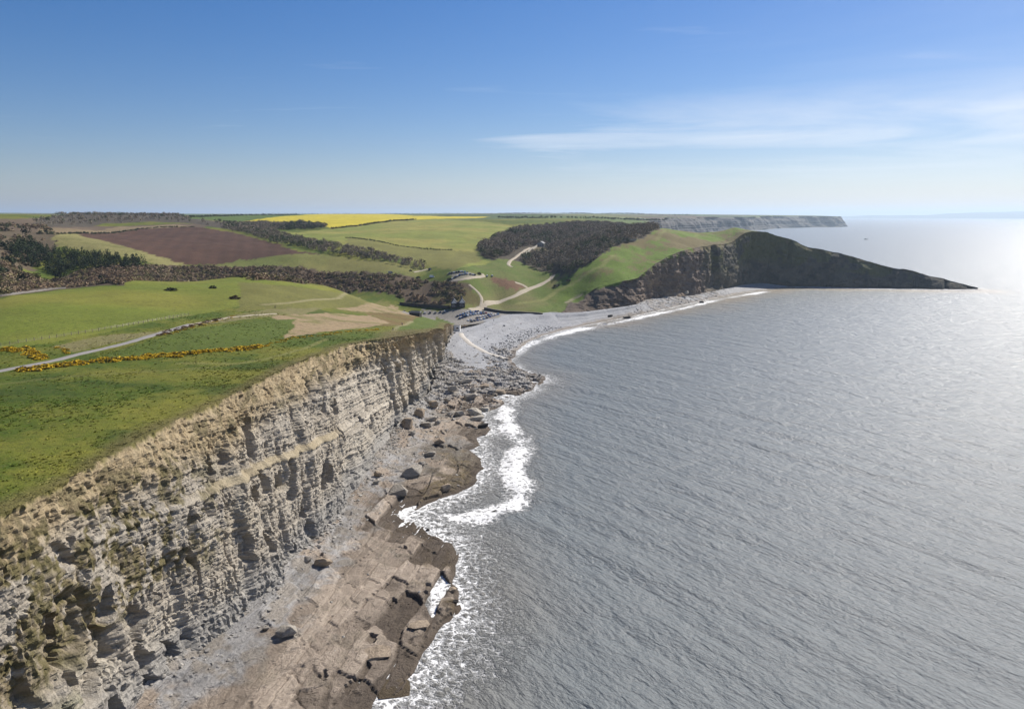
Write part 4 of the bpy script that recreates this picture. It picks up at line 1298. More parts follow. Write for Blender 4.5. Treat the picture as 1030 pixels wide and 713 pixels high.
x, y, z = PZ(459.6, 331.6, 9.4)
kiosk = empty('beach_kiosk', (x, y, z), R(-6))
tag(kiosk, 'small white beach kiosk at the top of the slipway', 'kiosk')
boxes('wall', WHITE_W, kiosk, (-2.0, 2.6, -1.6, 1.6, -2.5, 3.6))
boxes('roof', STONE_GREY, kiosk, (-2.15, 2.75, -1.75, 1.75, 3.6, 3.8))
boxes('store_annexe', BROWN_W, kiosk, (-4.4, -2.01, -1.2, 1.2, -2.5, 2.3))
w_ = boxes('serving_hatch', GLASS_D, kiosk, (-0.2, 1.6, -1.66, -1.605, 1.0, 2.0))
boxes('shelf', STONE_GREY, w_, (-0.3, 1.7, -2.0, -1.67, 0.9, 0.98))

x, y, z = at(418, 317.2)
wc = empty('toilet_block', (x, y, z), R(-14))
tag(wc, 'low dark timber building at the left end of the beach car park', 'building')
boxes('wall', BROWN_W, wc, (-3.8, 3.8, -2.2, 2.2, -1, 2.5))
poly_part('roof', SLATE, wc, [(-4.2, -2.6, 2.52), (4.2, -2.6, 2.52), (4.2, 2.6, 2.52), (-4.2, 2.6, 2.52), (-3.4, 0, 3.7), (3.4, 0, 3.7)], [(3, 2, 1, 0), (0, 1, 5, 4), (1, 2, 5), (2, 3, 4, 5), (3, 0, 4)])
for a in (-2.2, 1.8):
    boxes('door', GREEN_W, wc, (a - 0.45, a + 0.45, -2.27, -2.205, 0, 2.0))

x, y, z = at(543.5, 248.6)
gh = empty('garden_house', (x, y, z), R(-25))
tag(gh, 'pale ruined stone house beside the walled garden in the wood', 'house')
gable_block(gh, -5, 5, 0, 8, 4.2, 3.0, STONE_PALE, STONE_PALE)
for a in (-3, 0, 3):
    boxes('window', GLASS_D, gh, (a - 0.6, a + 0.6, -0.1, -0.01, 1.2, 2.6))


# ------------------------------------------------------------------ cars
def car_mesh(kind):
    if kind == 'van':
        prof = [(-2.5, 0.35), (2.45, 0.35), (2.5, 1.0), (1.95, 1.15), (1.45, 2.05), (1.1, 2.25), (-2.35, 2.3), (-2.5, 1.9)]
    else:
        prof = [(-2.1, 0.32), (2.1, 0.32), (2.15, 0.72), (1.95, 0.88), (0.95, 1.0), (0.35, 1.43), (-0.9, 1.47), (-1.6, 1.3), (-2.05, 0.95), (-2.14, 0.6)]
    V, Fs = [], []
    n = len(prof)
    top = max(p[1] for p in prof)
    for s in (-1, 1):
        for (a, h) in prof:
            wdt = 0.86 if h < 1.05 else 0.86 - 0.17 * (h - 1.0) / (top - 1.0 + 1e-6)
            V.append((a, s * wdt, h))
    Fs.append(tuple(range(n))); Fs.append(tuple(range(2 * n - 1, n - 1, -1)))
    for i in range(n):
        j = (i + 1) % n
        Fs.append((i, n + i, n + j, j))
    return V, Fs


def glass_mesh(kind):
    if kind == 'van':
        quads = [[(1.5, -0.7, 1.98), (1.5, 0.7, 1.98), (1.96, 0.78, 1.2), (1.96, -0.78, 1.2)]]
        for s in (-1, 1):
            quads.append([(0.5, s * 0.86, 1.3), (1.75, s * 0.86, 1.3), (1.35, s * 0.78, 1.95), (0.5, s * 0.78, 1.95)])
    else:
        quads = [[(0.92, -0.74, 1.04), (0.92, 0.74, 1.04), (0.42, 0.68, 1.41), (0.42, -0.68, 1.41)], [(-1.68, -0.66, 1.27), (-1.68, 0.66, 1.27), (-2.0, 0.74, 1.02), (-2.0, -0.74, 1.02)]]
        for s in (-1, 1):
            quads.append([(-1.6, s * 0.88, 1.0), (0.85, s * 0.88, 1.0), (0.35, s * 0.73, 1.39), (-1.4, s * 0.73, 1.32)])
    V, Fs = [], []
    for qd in quads:
        c = np.mean(qd, 0); nn = np.cross(np.subtract(qd[1], qd[0]), np.subtract(qd[2], qd[0])); nn = nn / np.linalg.norm(nn)
        if nn @ (c - np.array((0, 0, 0.9))) < 0:
            nn = -nn
        k = len(V)
        V += [tuple(np.array(p_) + nn * 0.035) for p_ in qd] + [tuple(np.array(p_) - nn * 0.05) for p_ in qd]
        Fs += [(k, k + 1, k + 2, k + 3), (k + 7, k + 6, k + 5, k + 4)] + [(k + a, k + 4 + a, k + 4 + (a + 1) % 4, k + (a + 1) % 4) for a in range(4)]
    return V, Fs


def wheel_mesh():
    V, Fs = [], []
    n = 12
    for yy, rr_ in ((-0.1, 0.30), (-0.1, 0.32), (0.1, 0.32), (0.1, 0.30)):
        for i in range(n):
            V.append((rr_ * math.cos(2 * math.pi * i / n), yy, rr_ * math.sin(2 * math.pi * i / n)))
    for k in range(3):
        for i in range(n):
            j = (i + 1) % n
            Fs.append((k * n + i, k * n + j, (k + 1) * n + j, (k + 1) * n + i))
    Fs.append(tuple(range(n))); Fs.append(tuple(range(4 * n - 1, 3 * n - 1, -1)))
    return V, Fs


TYRE = flat_mat('tyre', (0.02, 0.02, 0.02), 0.8)
PAINT = {}
PAINT_RGB = {'white': (0.8, 0.8, 0.8), 'silver': (0.55, 0.55, 0.56), 'blue': (0.03, 0.08, 0.28), 'dark blue': (0.012, 0.022, 0.075), 'black': (0.012, 0.012, 0.014), 'red': (0.30, 0.02, 0.02),
             'grey': (0.13, 0.135, 0.145), 'pale blue': (0.22, 0.34, 0.50), 'beige': (0.42, 0.38, 0.30)}
for k_, c_ in PAINT_RGB.items():
    m_, n_, l_, b_ = new_mat('car_paint_' + k_.replace(' ', '_'))
    lw = n_.new('ShaderNodeTexNoise'); lw.inputs['Scale'].default_value = 5.0
    l_.new(mixrgb(n_, l_, maprange(n_, l_, lw.outputs[0], 0.3, 0.8, 0, 0.12), (*c_, 1), (0.3, 0.27, 0.22, 1)), b_.inputs['Base Color'])
    b_.inputs['Roughness'].default_value = 0.25; b_.inputs['Metallic'].default_value = 0.0; b_.inputs['Coat Weight'].default_value = 0.3
    PAINT[k_] = m_
MESHES = {}
_v, _f = wheel_mesh()
WH = bpy.data.meshes.new('wheel'); WH.from_pydata(_v, [], _f); WH.update(); WH.materials.append(TYRE)


def car(kind, colour, x, y, z, rz, label, group, slope=0.0):
    for part, fn, mat in (('body', car_mesh, PAINT[colour]), ('glass', glass_mesh, GLASS_D)):
        key = (kind, part, colour if part == 'body' else '')
        if key not in MESHES:
            v_, f_ = fn(kind)
            me = bpy.data.meshes.new(kind + '_' + part); me.from_pydata(v_, [], f_); me.update(); me.materials.append(mat)
            MESHES[key] = me
    o = empty('parked_van' if kind == 'van' else 'parked_car', (x, y, z), rz)
    tag(o, label, kind, group)
    link('body', MESHES[(kind, 'body', colour)], o); link('window', MESHES[(kind, 'glass', '')], o)
    wx = 1.55 if kind == 'van' else 1.32
    for a in (-wx, wx):
        for s in (-1, 1):
            link('wheel', WH, o, (a, s * 0.78, 0.32))
    return o


def car_row(px0, px1, n, rz, colours, what, group, surf, jit=0.0, kinds=None):
    """cars side by side between two ground pixels"""
    a, b_ = np.array(surf(*px0)), np.array(surf(*px1))
    r = random.Random(int(px0[0] * 7 + px0[1]))
    ordn = ['first', 'second', 'third', 'fourth', 'fifth', 'sixth', 'seventh', 'eighth', 'ninth', 'tenth', 'eleventh', 'twelfth']
    for i in range(n):
        if colours[i] is None:
            continue
        p = a + (b_ - a) * (i / max(1, n - 1))
        x_, y_ = p[0] + r.uniform(-jit, jit), p[1] + r.uniform(-jit, jit)
        knd = kinds[i] if kinds else 'car'
        car(knd, colours[i], x_, y_, gz(x_, y_) - 0.02, rz + r.uniform(-0.06, 0.06), '%s %s, %s from the left %s' % (colours[i], knd, ordn[i], what), group)


G1 = 'cars in the beach car park'
car_row((460, 318.5), (481, 314.2), 9, R(100), ['dark blue', 'blue', 'pale blue', 'silver', 'white', 'pale blue', 'silver', 'blue', 'dark blue'], 'in the back row of the beach car park', G1, at, 0.3)
car_row((462, 321.0), (489, 315.8), 11, R(100), ['dark blue', 'dark blue', 'black', 'white', 'silver', 'pale blue', 'white', 'white', 'blue', 'grey', 'red'], 'in the middle row of the beach car park', G1, at, 0.3)
car_row((474, 324.4), (501, 316.6), 10, R(105), ['black', 'dark blue', 'blue', 'white', 'pale blue', 'dark blue', 'blue', 'silver', 'white', 'pale blue'], 'in the seaward row of the beach car park', G1, at, 0.3)
car_row((463, 319.8), (486, 315.0), 10, R(100), ['white', 'dark blue', 'pale blue', 'white', 'blue', 'silver', 'dark blue', 'white', 'pale blue', 'grey'], 'in the rear-middle row of the beach car park', G1, at, 0.3)
car_row((471, 323.0), (494, 316.6), 9, R(103), ['white', 'silver', None, 'dark blue', 'white', 'white', 'silver', 'blue', 'white'], 'in the front-middle row of the beach car park', G1, at, 0.3)
G2 = 'cars along the lane behind the toilet block'
car_row((407, 313.4), (448, 313.6), 9, R(96), ['grey', 'black', 'white', 'red', 'silver', 'black', 'grey', 'dark blue', 'silver'], 'along the boundary wall beside the lane', G2, at, 0.5)
G3 = 'cars in the upper car park'
car_row((452, 275.2), (470, 275.0), 9, R(92), ['grey', 'black', 'silver', 'dark blue', 'black', 'white', 'silver', 'pale blue', 'grey'], 'in the back row of the upper car park', G3, at, 0.4)
car_row((455, 281.2), (478, 277.6), 10, R(97), ['silver', 'dark blue', 'white', 'blue', 'silver', 'pale blue', 'white', 'grey', 'silver', 'black'], 'in the front row of the upper car park', G3, at, 0.4)
car_row((490, 278.6), (495, 278.4), 2, R(92), ['white', 'white'], 'beyond the right end of the upper car park', G3, at, 0.2)
x, y, z = at(434.5, 279.2); car('van', 'white', x, y, z, R(5), 'white van parked alone on the grass left of the upper car park', 'vans on the grass'); 
x, y, z = at(432.5, 272.0); car('van', 'dark blue', x, y, z, R(75), 'dark blue van at the field track by the hedge', 'vans on the grass')
x, y, z = at(393, 275.6); car('van', 'beige', x, y, z, R(10), 'pale van standing alone in the meadow below the hedge', 'vans on the grass')

# ------------------------------------------------------------------ people
SKIN = flat_mat('skin', (0.42, 0.27, 0.20), 0.6, 0.05)
HAIR = flat_mat('hair', (0.05, 0.035, 0.025), 0.7, 0.1)
CLOTH = {k_: flat_mat('cloth_' + k_, c_, 0.9, 0.15, 8.0) for k_, c_ in {'dark': (0.025, 0.025, 0.03), 'blue': (0.04, 0.07, 0.17), 'red': (0.35, 0.03, 0.03), 'white': (0.6, 0.6, 0.58), 'jeans': (0.05, 0.07, 0.12), 'tan': (0.3, 0.24, 0.16)}.items()}


def ensure_skin(me):
    import bmesh
    bm = bmesh.new(); bm.from_mesh(me)
    bm.verts.layers.skin.verify()
    bm.to_mesh(me); bm.free()


def skin_obj(name, J, E, rad, mat, parent, root=0, lv=1):
    me = bpy.data.meshes.new(name)
    me.from_pydata(J, E, []); me.update()
    ensure_skin(me)
    me.materials.append(mat)
    o = link(name, me, parent)
    md = o.modifiers.new('Skin', 'SKIN'); md.use_smooth_shade = True
    sv = me.skin_vertices[0].data
    for i, r_ in enumerate(rad):
        sv[i].radius = (r_, r_)
    sv[root].use_root = True
    s_ = o.modifiers.new('Subdivision', 'SUBSURF'); s_.levels = lv; s_.render_levels = lv
    return o


def person(x, y, z, rz, top, legs, label, stride=0.16, group='walkers'):
    o = empty('person', (x, y, z), rz)
    tag(o, label, 'person', group)
    s = stride
    # body: pelvis, spine, neck, head, arms with hands, legs with feet
    J = [(0, 0, 0.95), (0, 0.0, 1.15), (0, 0.01, 1.38), (0, 0.01, 1.52), (0, 0.02, 1.60), (0, 0.02, 1.72),
         (0.19, 0, 1.42), (0.24, -0.03 - s * 0.3, 1.14), (0.25, 0.05 - s * 0.5, 0.88), (0.25, 0.08 - s * 0.5, 0.78),
         (-0.19, 0, 1.42), (-0.24, -0.03 + s * 0.3, 1.14), (-0.25, 0.05 + s * 0.5, 0.88), (-0.25, 0.08 + s * 0.5, 0.78),
         (0.10, 0, 0.90), (0.11, 0.03 + s * 0.5, 0.50), (0.11, s * 0.9, 0.08), (0.11, s * 0.9 + 0.17, 0.04),
         (-0.10, 0, 0.90), (-0.11, 0.03 - s * 0.3, 0.50), (-0.11, -s, 0.08), (-0.11, -s + 0.17, 0.04)]
    E = [(0, 1), (1, 2), (2, 3), (3, 4), (4, 5), (2, 6), (6, 7), (7, 8), (8, 9), (2, 10), (10, 11), (11, 12), (12, 13), (0, 14), (14, 15), (15, 16), (16, 17), (0, 18), (18, 19), (19, 20), (20, 21)]
    rad = [0.14, 0.13, 0.14, 0.055, 0.09, 0.085, 0.065, 0.045, 0.035, 0.035, 0.065, 0.045, 0.035, 0.035, 0.085, 0.06, 0.042, 0.04, 0.085, 0.06, 0.042, 0.04]
    skin_obj('body', J, E, rad, SKIN, o)
    k = 1.16
    ti = [0, 1, 2, 6, 7, 8, 10, 11, 12]
    te = [(0, 1), (1, 2), (2, 3), (3, 4), (4, 5), (2, 6), (6, 7), (7, 8)]
    skin_obj('jacket', [J[i] for i in ti], te, [rad[i] * k + 0.012 for i in ti], CLOTH[top], o)
    li = [0, 14, 15, 16, 18, 19, 20]
    le = [(0, 1), (1, 2), (2, 3), (0, 4), (4, 5), (5, 6)]
    skin_obj('trousers', [J[i] for i in li], le, [rad[i] * k + 0.008 for i in li], CLOTH[legs], o)
    skin_obj('hair', [(0, 0.0, 1.66), (0, 0.0, 1.75)], [(0, 1)], [0.098, 0.08], HAIR, o)
    return o


def pz_low(u, v):
    x_, y_, z_ = at_low(u, v, ('beach', 'rock_platform'))
    return x_, y_, z_


x, y, z = pz_low(496.6, 323.2); person(x, y, z, R(40), 'dark', 'jeans', 'person in a dark jacket walking on the beach beside the car park')
x, y, z = pz_low(524, 326.6); person(x, y, z, R(-60), 'red', 'dark', 'person in a red top walking across the middle of the pebble beach')
x, y, z = pz_low(540, 322.0); person(x, y, z, R(120), 'white', 'tan', 'person in a white top on the pebbles below the sea wall')
x, y, z = at(466, 330.6); person(x, y, z, R(20), 'blue', 'jeans', 'person in a blue jacket standing just right of the kiosk', 0.05)
x, y, z = at(467.8, 330.0); person(x, y, z, R(200), 'red', 'jeans', 'person in a red jacket beside the kiosk, facing another', 0.05)
x, y, z = at(474, 329.0); person(x, y, z, R(80), 'dark', 'tan', 'person in dark clothes at the car park edge above the slipway')
x, y, z = at(276.8, 310.6); person(x, y, z, R(80), 'dark', 'dark', 'person in black on the coast path by the bare earth patch')
x, y, z = at(395.3, 332.2); person(x, y, z, R(-30), 'dark', 'jeans', 'person in dark clothes near the brink at the end of the cliff')
x, y, z = at(404.5, 327.0); person(x, y, z, R(-30), 'blue', 'dark', 'person in a blue jacket walking up the grassy knoll')

# ------------------------------------------------------------------ boulders
def boulder_mesh(seed, sx, sy, sz, col, wet=False):
    import bmesh
    r = random.Random(seed)
    bm = bmesh.new()
    # a joint-bounded block: skewed box with corners and edges knocked off
    sk = (r.uniform(-0.25, 0.25), r.uniform(-0.25, 0.25))
    for _ in range(30):
        d = [r.gauss(0, 1) for _ in range(3)]
        m = max(abs(t) for t in d)
        n2 = math.sqrt(sum(t * t for t in d))
        # between a block and a ball, sheared, flatter below
        p_ = [t / (0.86 * m + 0.14 * n2) * r.uniform(0.80, 1.0) for t in d]
        bm.verts.new(((p_[0] + sk[0] * p_[2]) * sx / 2, (p_[1] + sk[1] * p_[2]) * sy / 2, p_[2] * sz / 2))
    bmesh.ops.convex_hull(bm, input=bm.verts)
    loose = [v for v in bm.verts if not v.link_faces]
    bmesh.ops.delete(bm, geom=loose, context='VERTS')
    bmesh.ops.bevel(bm, geom=list(bm.edges), offset=min(sx, sy, sz) * 0.025, segments=1, affect='EDGES')
    bmesh.ops.triangulate(bm, faces=list(bm.faces))
    me = bpy.data.meshes.new('boulder'); bm.to_mesh(me); bm.free()
    a = me.attributes.new('Col', 'FLOAT_COLOR', 'POINT')
    cc_ = np.ones((len(me.vertices), 4), np.float32); cc_[:, :3] = np.array(col)
    a.data.foreach_set('color', cc_.ravel())
    a = me.attributes.new('rock', 'FLOAT', 'POINT'); a.data.foreach_set('value', np.ones(len(me.vertices), np.float32))
    me.materials.append(GROUND)
    return me


GREY_R, PALE_R, TAN_R, WET_R = (0.37, 0.335, 0.285), (0.46, 0.42, 0.35), (0.38, 0.305, 0.225), (0.050, 0.045, 0.040)
BOULDERS = [  # pixel of the foot, width in pixels, depth and height ratios, colour, tilt, turn, label
    (286, 641, 24, 0.9, 0.55, GREY_R, 0.25, 0.5, 'large flat grey boulder with a shadowed left face on the inner platform'),
    (267, 634, 8, 0.9, 0.8, GREY_R, 0.1, 0.2, 'small rounded grey boulder just left of the large flat one'),
    (324, 571, 20, 0.8, 0.60, TAN_R, 0.3, -0.4, 'wedge-shaped boulder with a dark face at the foot of the cliff'),
    (308, 566, 10, 0.9, 0.8, GREY_R, 0.2, 0.8, 'small boulder leaning beside the wedge-shaped one at the cliff foot'),
    (414, 480, 26, 0.8, 0.50, GREY_R, 0.18, 0.2, 'huge grey slab boulder with a black undercut above the surf inlet'),
    (400, 499, 25, 0.8, 0.50, GREY_R, 0.22, -0.1, 'huge grey slab boulder below and left of another, black underneath'),
    (409, 431, 14, 0.9, 0.95, TAN_R, 0.2, 0.3, 'tall tan block with a black cavity at the cliff corner'),
    (422, 420, 12, 0.9, 0.95, TAN_R, 0.15, -0.3, 'upright tan block right of the tall one at the cliff corner'),
    (436, 411, 10, 0.9, 1.0, TAN_R, 0.1, 0.5, 'squarish tan block farthest up the rubble at the cliff corner'),
    (442, 446, 13, 0.7, 0.55, TAN_R, 0.15, 0.1, 'low brown block with a black front edge on the pale ledges'),
    (432, 459, 15, 0.6, 0.40, GREY_R, 0.2, -0.2, 'flat grey slab tilted on the pale ledges above the huge slabs'),
    (424, 469, 9, 0.8, 0.7, GREY_R, 0.2, 0.6, 'small dark-fronted boulder between the flat slab and the huge slab'),
    (462, 419, 12, 0.8, 0.6, PALE_R, 0.1, 0.2, 'pale boulder leftmost of the three light blocks near the water'),
    (477, 417, 16, 0.7, 0.45, PALE_R, 0.08, 0.1, 'pale long boulder in the middle of the three light blocks'),
    (487, 415, 12, 0.8, 0.5, PALE_R, 0.12, -0.2, 'pale boulder nearest the surf of the three light blocks'),
    (479, 423, 18, 0.5, 0.30, PALE_R, 0.08, 0.0, 'long low pale slab in front of the three light blocks'),
    (486, 430, 13, 0.6, 0.35, WET_R, 0.1, 0.1, 'dark wet flat rock at the water edge below the pale slab'),
    (501, 398, 17, 0.6, 0.40, TAN_R, 0.1, -0.1, 'low tan boulder near the tip of the rocky point'),
    (448, 494, 13, 0.8, 0.65, TAN_R, 0.2, 0.4, 'dark-sided brown boulder at the head of the surf inlet'),
    (453, 419, 10, 0.8, 0.6, GREY_R, 0.25, 0.7, 'grey boulder left of the pale blocks, leaning seaward'),
    (428, 430, 14, 0.7, 0.45, GREY_R, 0.25, -0.5, 'slanted grey slab at the foot of the tan corner blocks'),
    (434, 424, 13, 0.7, 0.5, GREY_R, 0.2, 0.3, 'grey boulder between the tan corner blocks and the leaning one'),
    (415, 437, 7, 0.9, 0.7, GREY_R, 0.1, 0.2, 'small grey boulder below the tall tan block'),
    (380, 479, 9, 0.9, 0.85, TAN_R, 0.2, 0.9, 'tan boulder tucked against the cliff base above the scree'),
    (378, 487, 7, 0.9, 0.8, GREY_R, 0.2, 0.1, 'small grey boulder just below the tan one at the cliff base'),
    (468, 386, 15, 0.6, 0.40, GREY_R, 0.12, 0.0, 'grey slab lying across the middle of the rocky point'),
    (455, 393, 11, 0.7, 0.6, GREY_R, 0.2, 0.4, 'dark-fronted grey boulder left of the slab on the rocky point'),
    (450, 404, 8, 0.8, 0.7, GREY_R, 0.2, -0.4, 'small grey boulder on the rubble between cliff corner and rocky point'),
    (473, 402, 16, 0.6, 0.45, GREY_R, 0.15, 0.2, 'broad grey boulder on the near side of the rocky point'),
    (487, 391, 12, 0.6, 0.4, TAN_R, 0.1, 0.1, 'tan slab behind the low boulder at the rocky point'),
    (440, 427, 9, 0.8, 0.6, GREY_R, 0.3, 0.9, 'small tilted grey slab just right of the grey slanted slab'),
    (497, 517, 9, 0.6, 0.45, WET_R, 0.1, 0.6, 'black wet rock awash in white foam off the ledges'),
    (430, 535, 5, 0.9, 0.8, WET_R, 0.1, 0.0, 'small black rock at the seaward rim of the near platform'),
    (455, 596, 10, 0.9, 0.6, TAN_R, 0.1, 0.1, 'brown block detached from the seaward rim of the near platform'),
    (458, 607, 8, 0.8, 0.6, WET_R, 0.1, 0.2, 'dark wet block in the foam below the detached brown one'),
    (378, 662, 36, 0.75, 0.13, TAN_R, 0.05, 0.25, 'broad flat brown slab with a black front edge on the outer shelf'),
    (392, 702, 44, 1.1, 0.09, (0.11, 0.085, 0.055), 0.03, 0.2, 'broad dark slab with a black front edge nearest the bottom of the picture'),
    (420, 632, 26, 0.7, 0.13, TAN_R, 0.05, 0.3, 'flat brown slab at the seaward rim beside the foam-filled gap'),
    (631, 321, 9, 0.5, 0.35, WET_R, 0.1, 0.0, 'dark wet rock in the surf below the headland corner'),
    (706, 305.6, 5, 0.7, 0.6, WET_R, 0.1, 0.0, 'small dark rock in the shallows under the headland cliff'),
    (691, 295.5, 5, 0.8, 0.7, PALE_R, 0.1, 0.0, 'single pale boulder on the narrow beach under the headland cliff'),
    (614, 319, 6, 0.7, 0.5, WET_R, 0.1, 0.4, 'dark rock at the end of the pebble beach by the headland'),
]
for i, (u, v, wpx, dr, hr, colr, tilt, turn, lab) in enumerate(BOULDERS):
    x, y, z = at_low(u, v)
    z = max(z, -0.4)
    sc_m = wpx * y / F * 0.95
    me = boulder_mesh(100 + i, sc_m, sc_m * dr, sc_m * hr, colr)
    o = link('boulder', me)
    o.location = (x, y + sc_m * dr * 0.35, z + sc_m * hr * 0.34)
    o.rotation_euler = (tilt * (1 if i % 2 else -1), -tilt * 0.8, turn)
    tag(o, lab, 'boulder', 'boulders on the shore')


# ------------------------------------------------------------------ merged small pieces
def scatter(name, protos, pos, scale, rotz, cols, mat, label=None, smooth=False, tiltamp=0.0, seed=0):
    """many copies of small shapes joined into one mesh"""
    r = np.random.RandomState(seed)
    Vs, Fs, Cs, k = [], [], [], 0
    pick = r.randint(0, len(protos), len(pos))
    for pi, (pv, pf, pc) in enumerate(protos):
        m = np.nonzero(pick == pi)[0]
        if not len(m):
            continue
        c, s = np.cos(rotz[m]), np.sin(rotz[m])
        S = scale[m]
        if S.ndim == 1:
            S = np.repeat(S[:, None], 3, 1)
        P_ = pv[None] * S[:, None, :]
        x_ = P_[..., 0] * c[:, None] - P_[..., 1] * s[:, None] + pos[m, 0][:, None]
        y_ = P_[..., 0] * s[:, None] + P_[..., 1] * c[:, None] + pos[m, 1][:, None]
        z_ = P_[..., 2] + pos[m, 2][:, None]
        Vs.append(np.stack([x_, y_, z_], -1).reshape(-1, 3))
        Fs.append((pf[None] + (np.arange(len(m)) * len(pv))[:, None, None] + k).reshape(-1, pf.shape[1]))
        Cs.append((cols[m][:, None, :] * pc[None, :, None]).reshape(-1, 3))
        k += len(m) * len(pv)
    o = link(name, mesh_np(name, np.vstack(Vs), np.vstack(Fs), mat, smooth, np.vstack(Cs)))
    o['kind'] = 'stuff'
    if label:
        o['label'] = label
    return o


def rock_proto(seed):
    import bmesh
    r = random.Random(seed)
    bm = bmesh.new()
    for _ in range(11):
        v = Vector((r.gauss(0, 1), r.gauss(0, 1), r.gauss(0, 1))).normalized()
        bm.verts.new((v.x * 0.5 * r.uniform(0.8, 1.1), v.y * 0.42, v.z * 0.30))
    bmesh.ops.convex_hull(bm, input=bm.verts)
    bmesh.ops.delete(bm, geom=[v for v in bm.verts if not v.link_faces], context='VERTS')
    bmesh.ops.triangulate(bm, faces=list(bm.faces))
    bm.verts.index_update()
    V = np.array([v.co[:] for v in bm.verts]); Fc = np.array([[v.index for v in f.verts] for f in bm.faces]); bm.free()
    return V, Fc, np.ones(len(V))


ROCKS = [rock_proto(i) for i in range(9)]
ROCK_M = vcol_mat('loose_rock', 0.9, 0.25, 2.5)
rs = np.random.RandomState(77)
pl = bpy.data.objects['rock_platform'].data
n_ = len(pl.vertices); pco = np.empty(n_ * 3, np.float32); pl.vertices.foreach_get('co', pco); pco = pco.reshape(-1, 3)
pdf = dist_line(pco[:, 0], pco[:, 1], foot_near[::8], 90)
pds = dist_line(pco[:, 0], pco[:, 1], shore[::2], 90)
clump = 0.5 + fbm(pco[:, 0] / 14, pco[:, 1] / 14, oct=3, seed=401)
wgt = (np.exp(-pdf / 3.0) * (0.4 + clump) * 2.2 + sstep(225, 300, pco[:, 1]) * np.exp(-pdf / 12.0) * clump * 1.6 + sstep(330, 430, pco[:, 1]) * 0.8 * clump) * (pco[:, 2] > 0.6) + 0.004
wgt *= np.interp(pco[:, 1], [330, 331], [1, 2.0])
wgt = np.clip(wgt, 0, None); wgt[pco[:, 1] < 95] = 0
idx = rs.choice(n_, 5200, p=wgt / wgt.sum(), replace=False)
pp = pco[idx].astype(float)
ss_ = np.clip(rs.lognormal(-0.45, 0.5, len(idx)), 0.3, 3.2) * np.interp(pp[:, 1], [100, 300, 450], [0.8, 1.15, 1.7])
pp[:, 2] += ss_ * 0.08
cl = mixv((0.20, 0.185, 0.165), (0.40, 0.375, 0.335), rs.rand(len(idx)))
scatter('rubble', ROCKS, pp, ss_, rs.uniform(0, 6.28, len(idx)), cl, ROCK_M, seed=3)
# stones lying along the tide line of the beach and on the ledges under the headland
bl = bpy.data.objects['beach'].data
n_ = len(bl.vertices); bco = np.empty(n_ * 3, np.float32); bl.vertices.foreach_get('co', bco); bco = bco.reshape(-1, 3)
bds = dist_line(bco[:, 0], bco[:, 1], shore[::2], 130)
wgt = np.exp(-((bds - 9) / 6) ** 2) * (bco[:, 2] > 0.2) * (bco[:, 1] < 620) + 0.05 * (bco[:, 2] > 0.8) * (bco[:, 1] < 600) + 0.5 * (bco[:, 0] > 110) * (bco[:, 0] < 270) * (bco[:, 2] > 0.3)
idx = rs.choice(n_, 2200, p=wgt / wgt.sum(), replace=False)
pp = bco[idx].astype(float); ss_ = np.clip(rs.lognormal(-0.25, 0.5, len(idx)), 0.4, 3.0)
pp[:, 2] += ss_ * 0.08
scatter('beach_stones', ROCKS, pp, ss_, rs.uniform(0, 6.28, len(idx)), mixv((0.13, 0.125, 0.12), (0.38, 0.375, 0.37), rs.rand(len(idx))), ROCK_M, seed=4)


# ------------------------------------------------------------------ trees and bushes
def crown_proto(seed, n, shape, leaf, taper=0.0):
    """leaf and twig clumps spread through a crown's volume; z from 0 to 1"""
    r = np.random.RandomState(seed)
    V, Fs, C = [], [], []
    lobes = [(r.uniform(-0.26, 0.26), r.uniform(-0.26, 0.26), r.uniform(0.42, 0.74), r.uniform(0.2, 0.34)) for _ in range(6)]
    for i in range(n):
        if shape == 'round':
            lx, ly, lz, lr = lobes[r.randint(6)]
            d = r.normal(size=3); d /= np.linalg.norm(d)
            c = np.array((lx, ly, lz)) + d * lr * r.uniform(0.55, 1.0) ** 0.5
            c[2] = max(c[2], 0.12)
        elif shape == 'bush':
            d = r.normal(size=3); d /= np.linalg.norm(d); d[2] = abs(d[2])
            c = d * np.array((0.52, 0.52, 0.85)) * r.uniform(0.6, 1.05)
        else:   # cone
            h = 1 - r.uniform(0, 1) ** 0.55 * 0.9
            a = r.uniform(0, 6.28); rad = (1 - h) * 0.30 * r.uniform(0.55, 1.1) + 0.015
            c = np.array((math.cos(a) * rad, math.sin(a) * rad, h))
        e1 = r.normal(size=3); e1 /= np.linalg.norm(e1); e2 = np.cross(e1, r.normal(size=3)); e2 /= np.linalg.norm(e2)
        s = leaf * r.uniform(0.6, 1.4)
        k = len(V)
        V += [c + e1 * s, c - 0.5 * e1 * s + 0.8 * e2 * s, c - 0.6 * e1 * s - 0.7 * e2 * s]
        Fs.append((k, k + 1, k + 2)); C += [r.uniform(0.85, 1.15)] * 3
    return np.array(V), np.array(Fs), np.array(C)


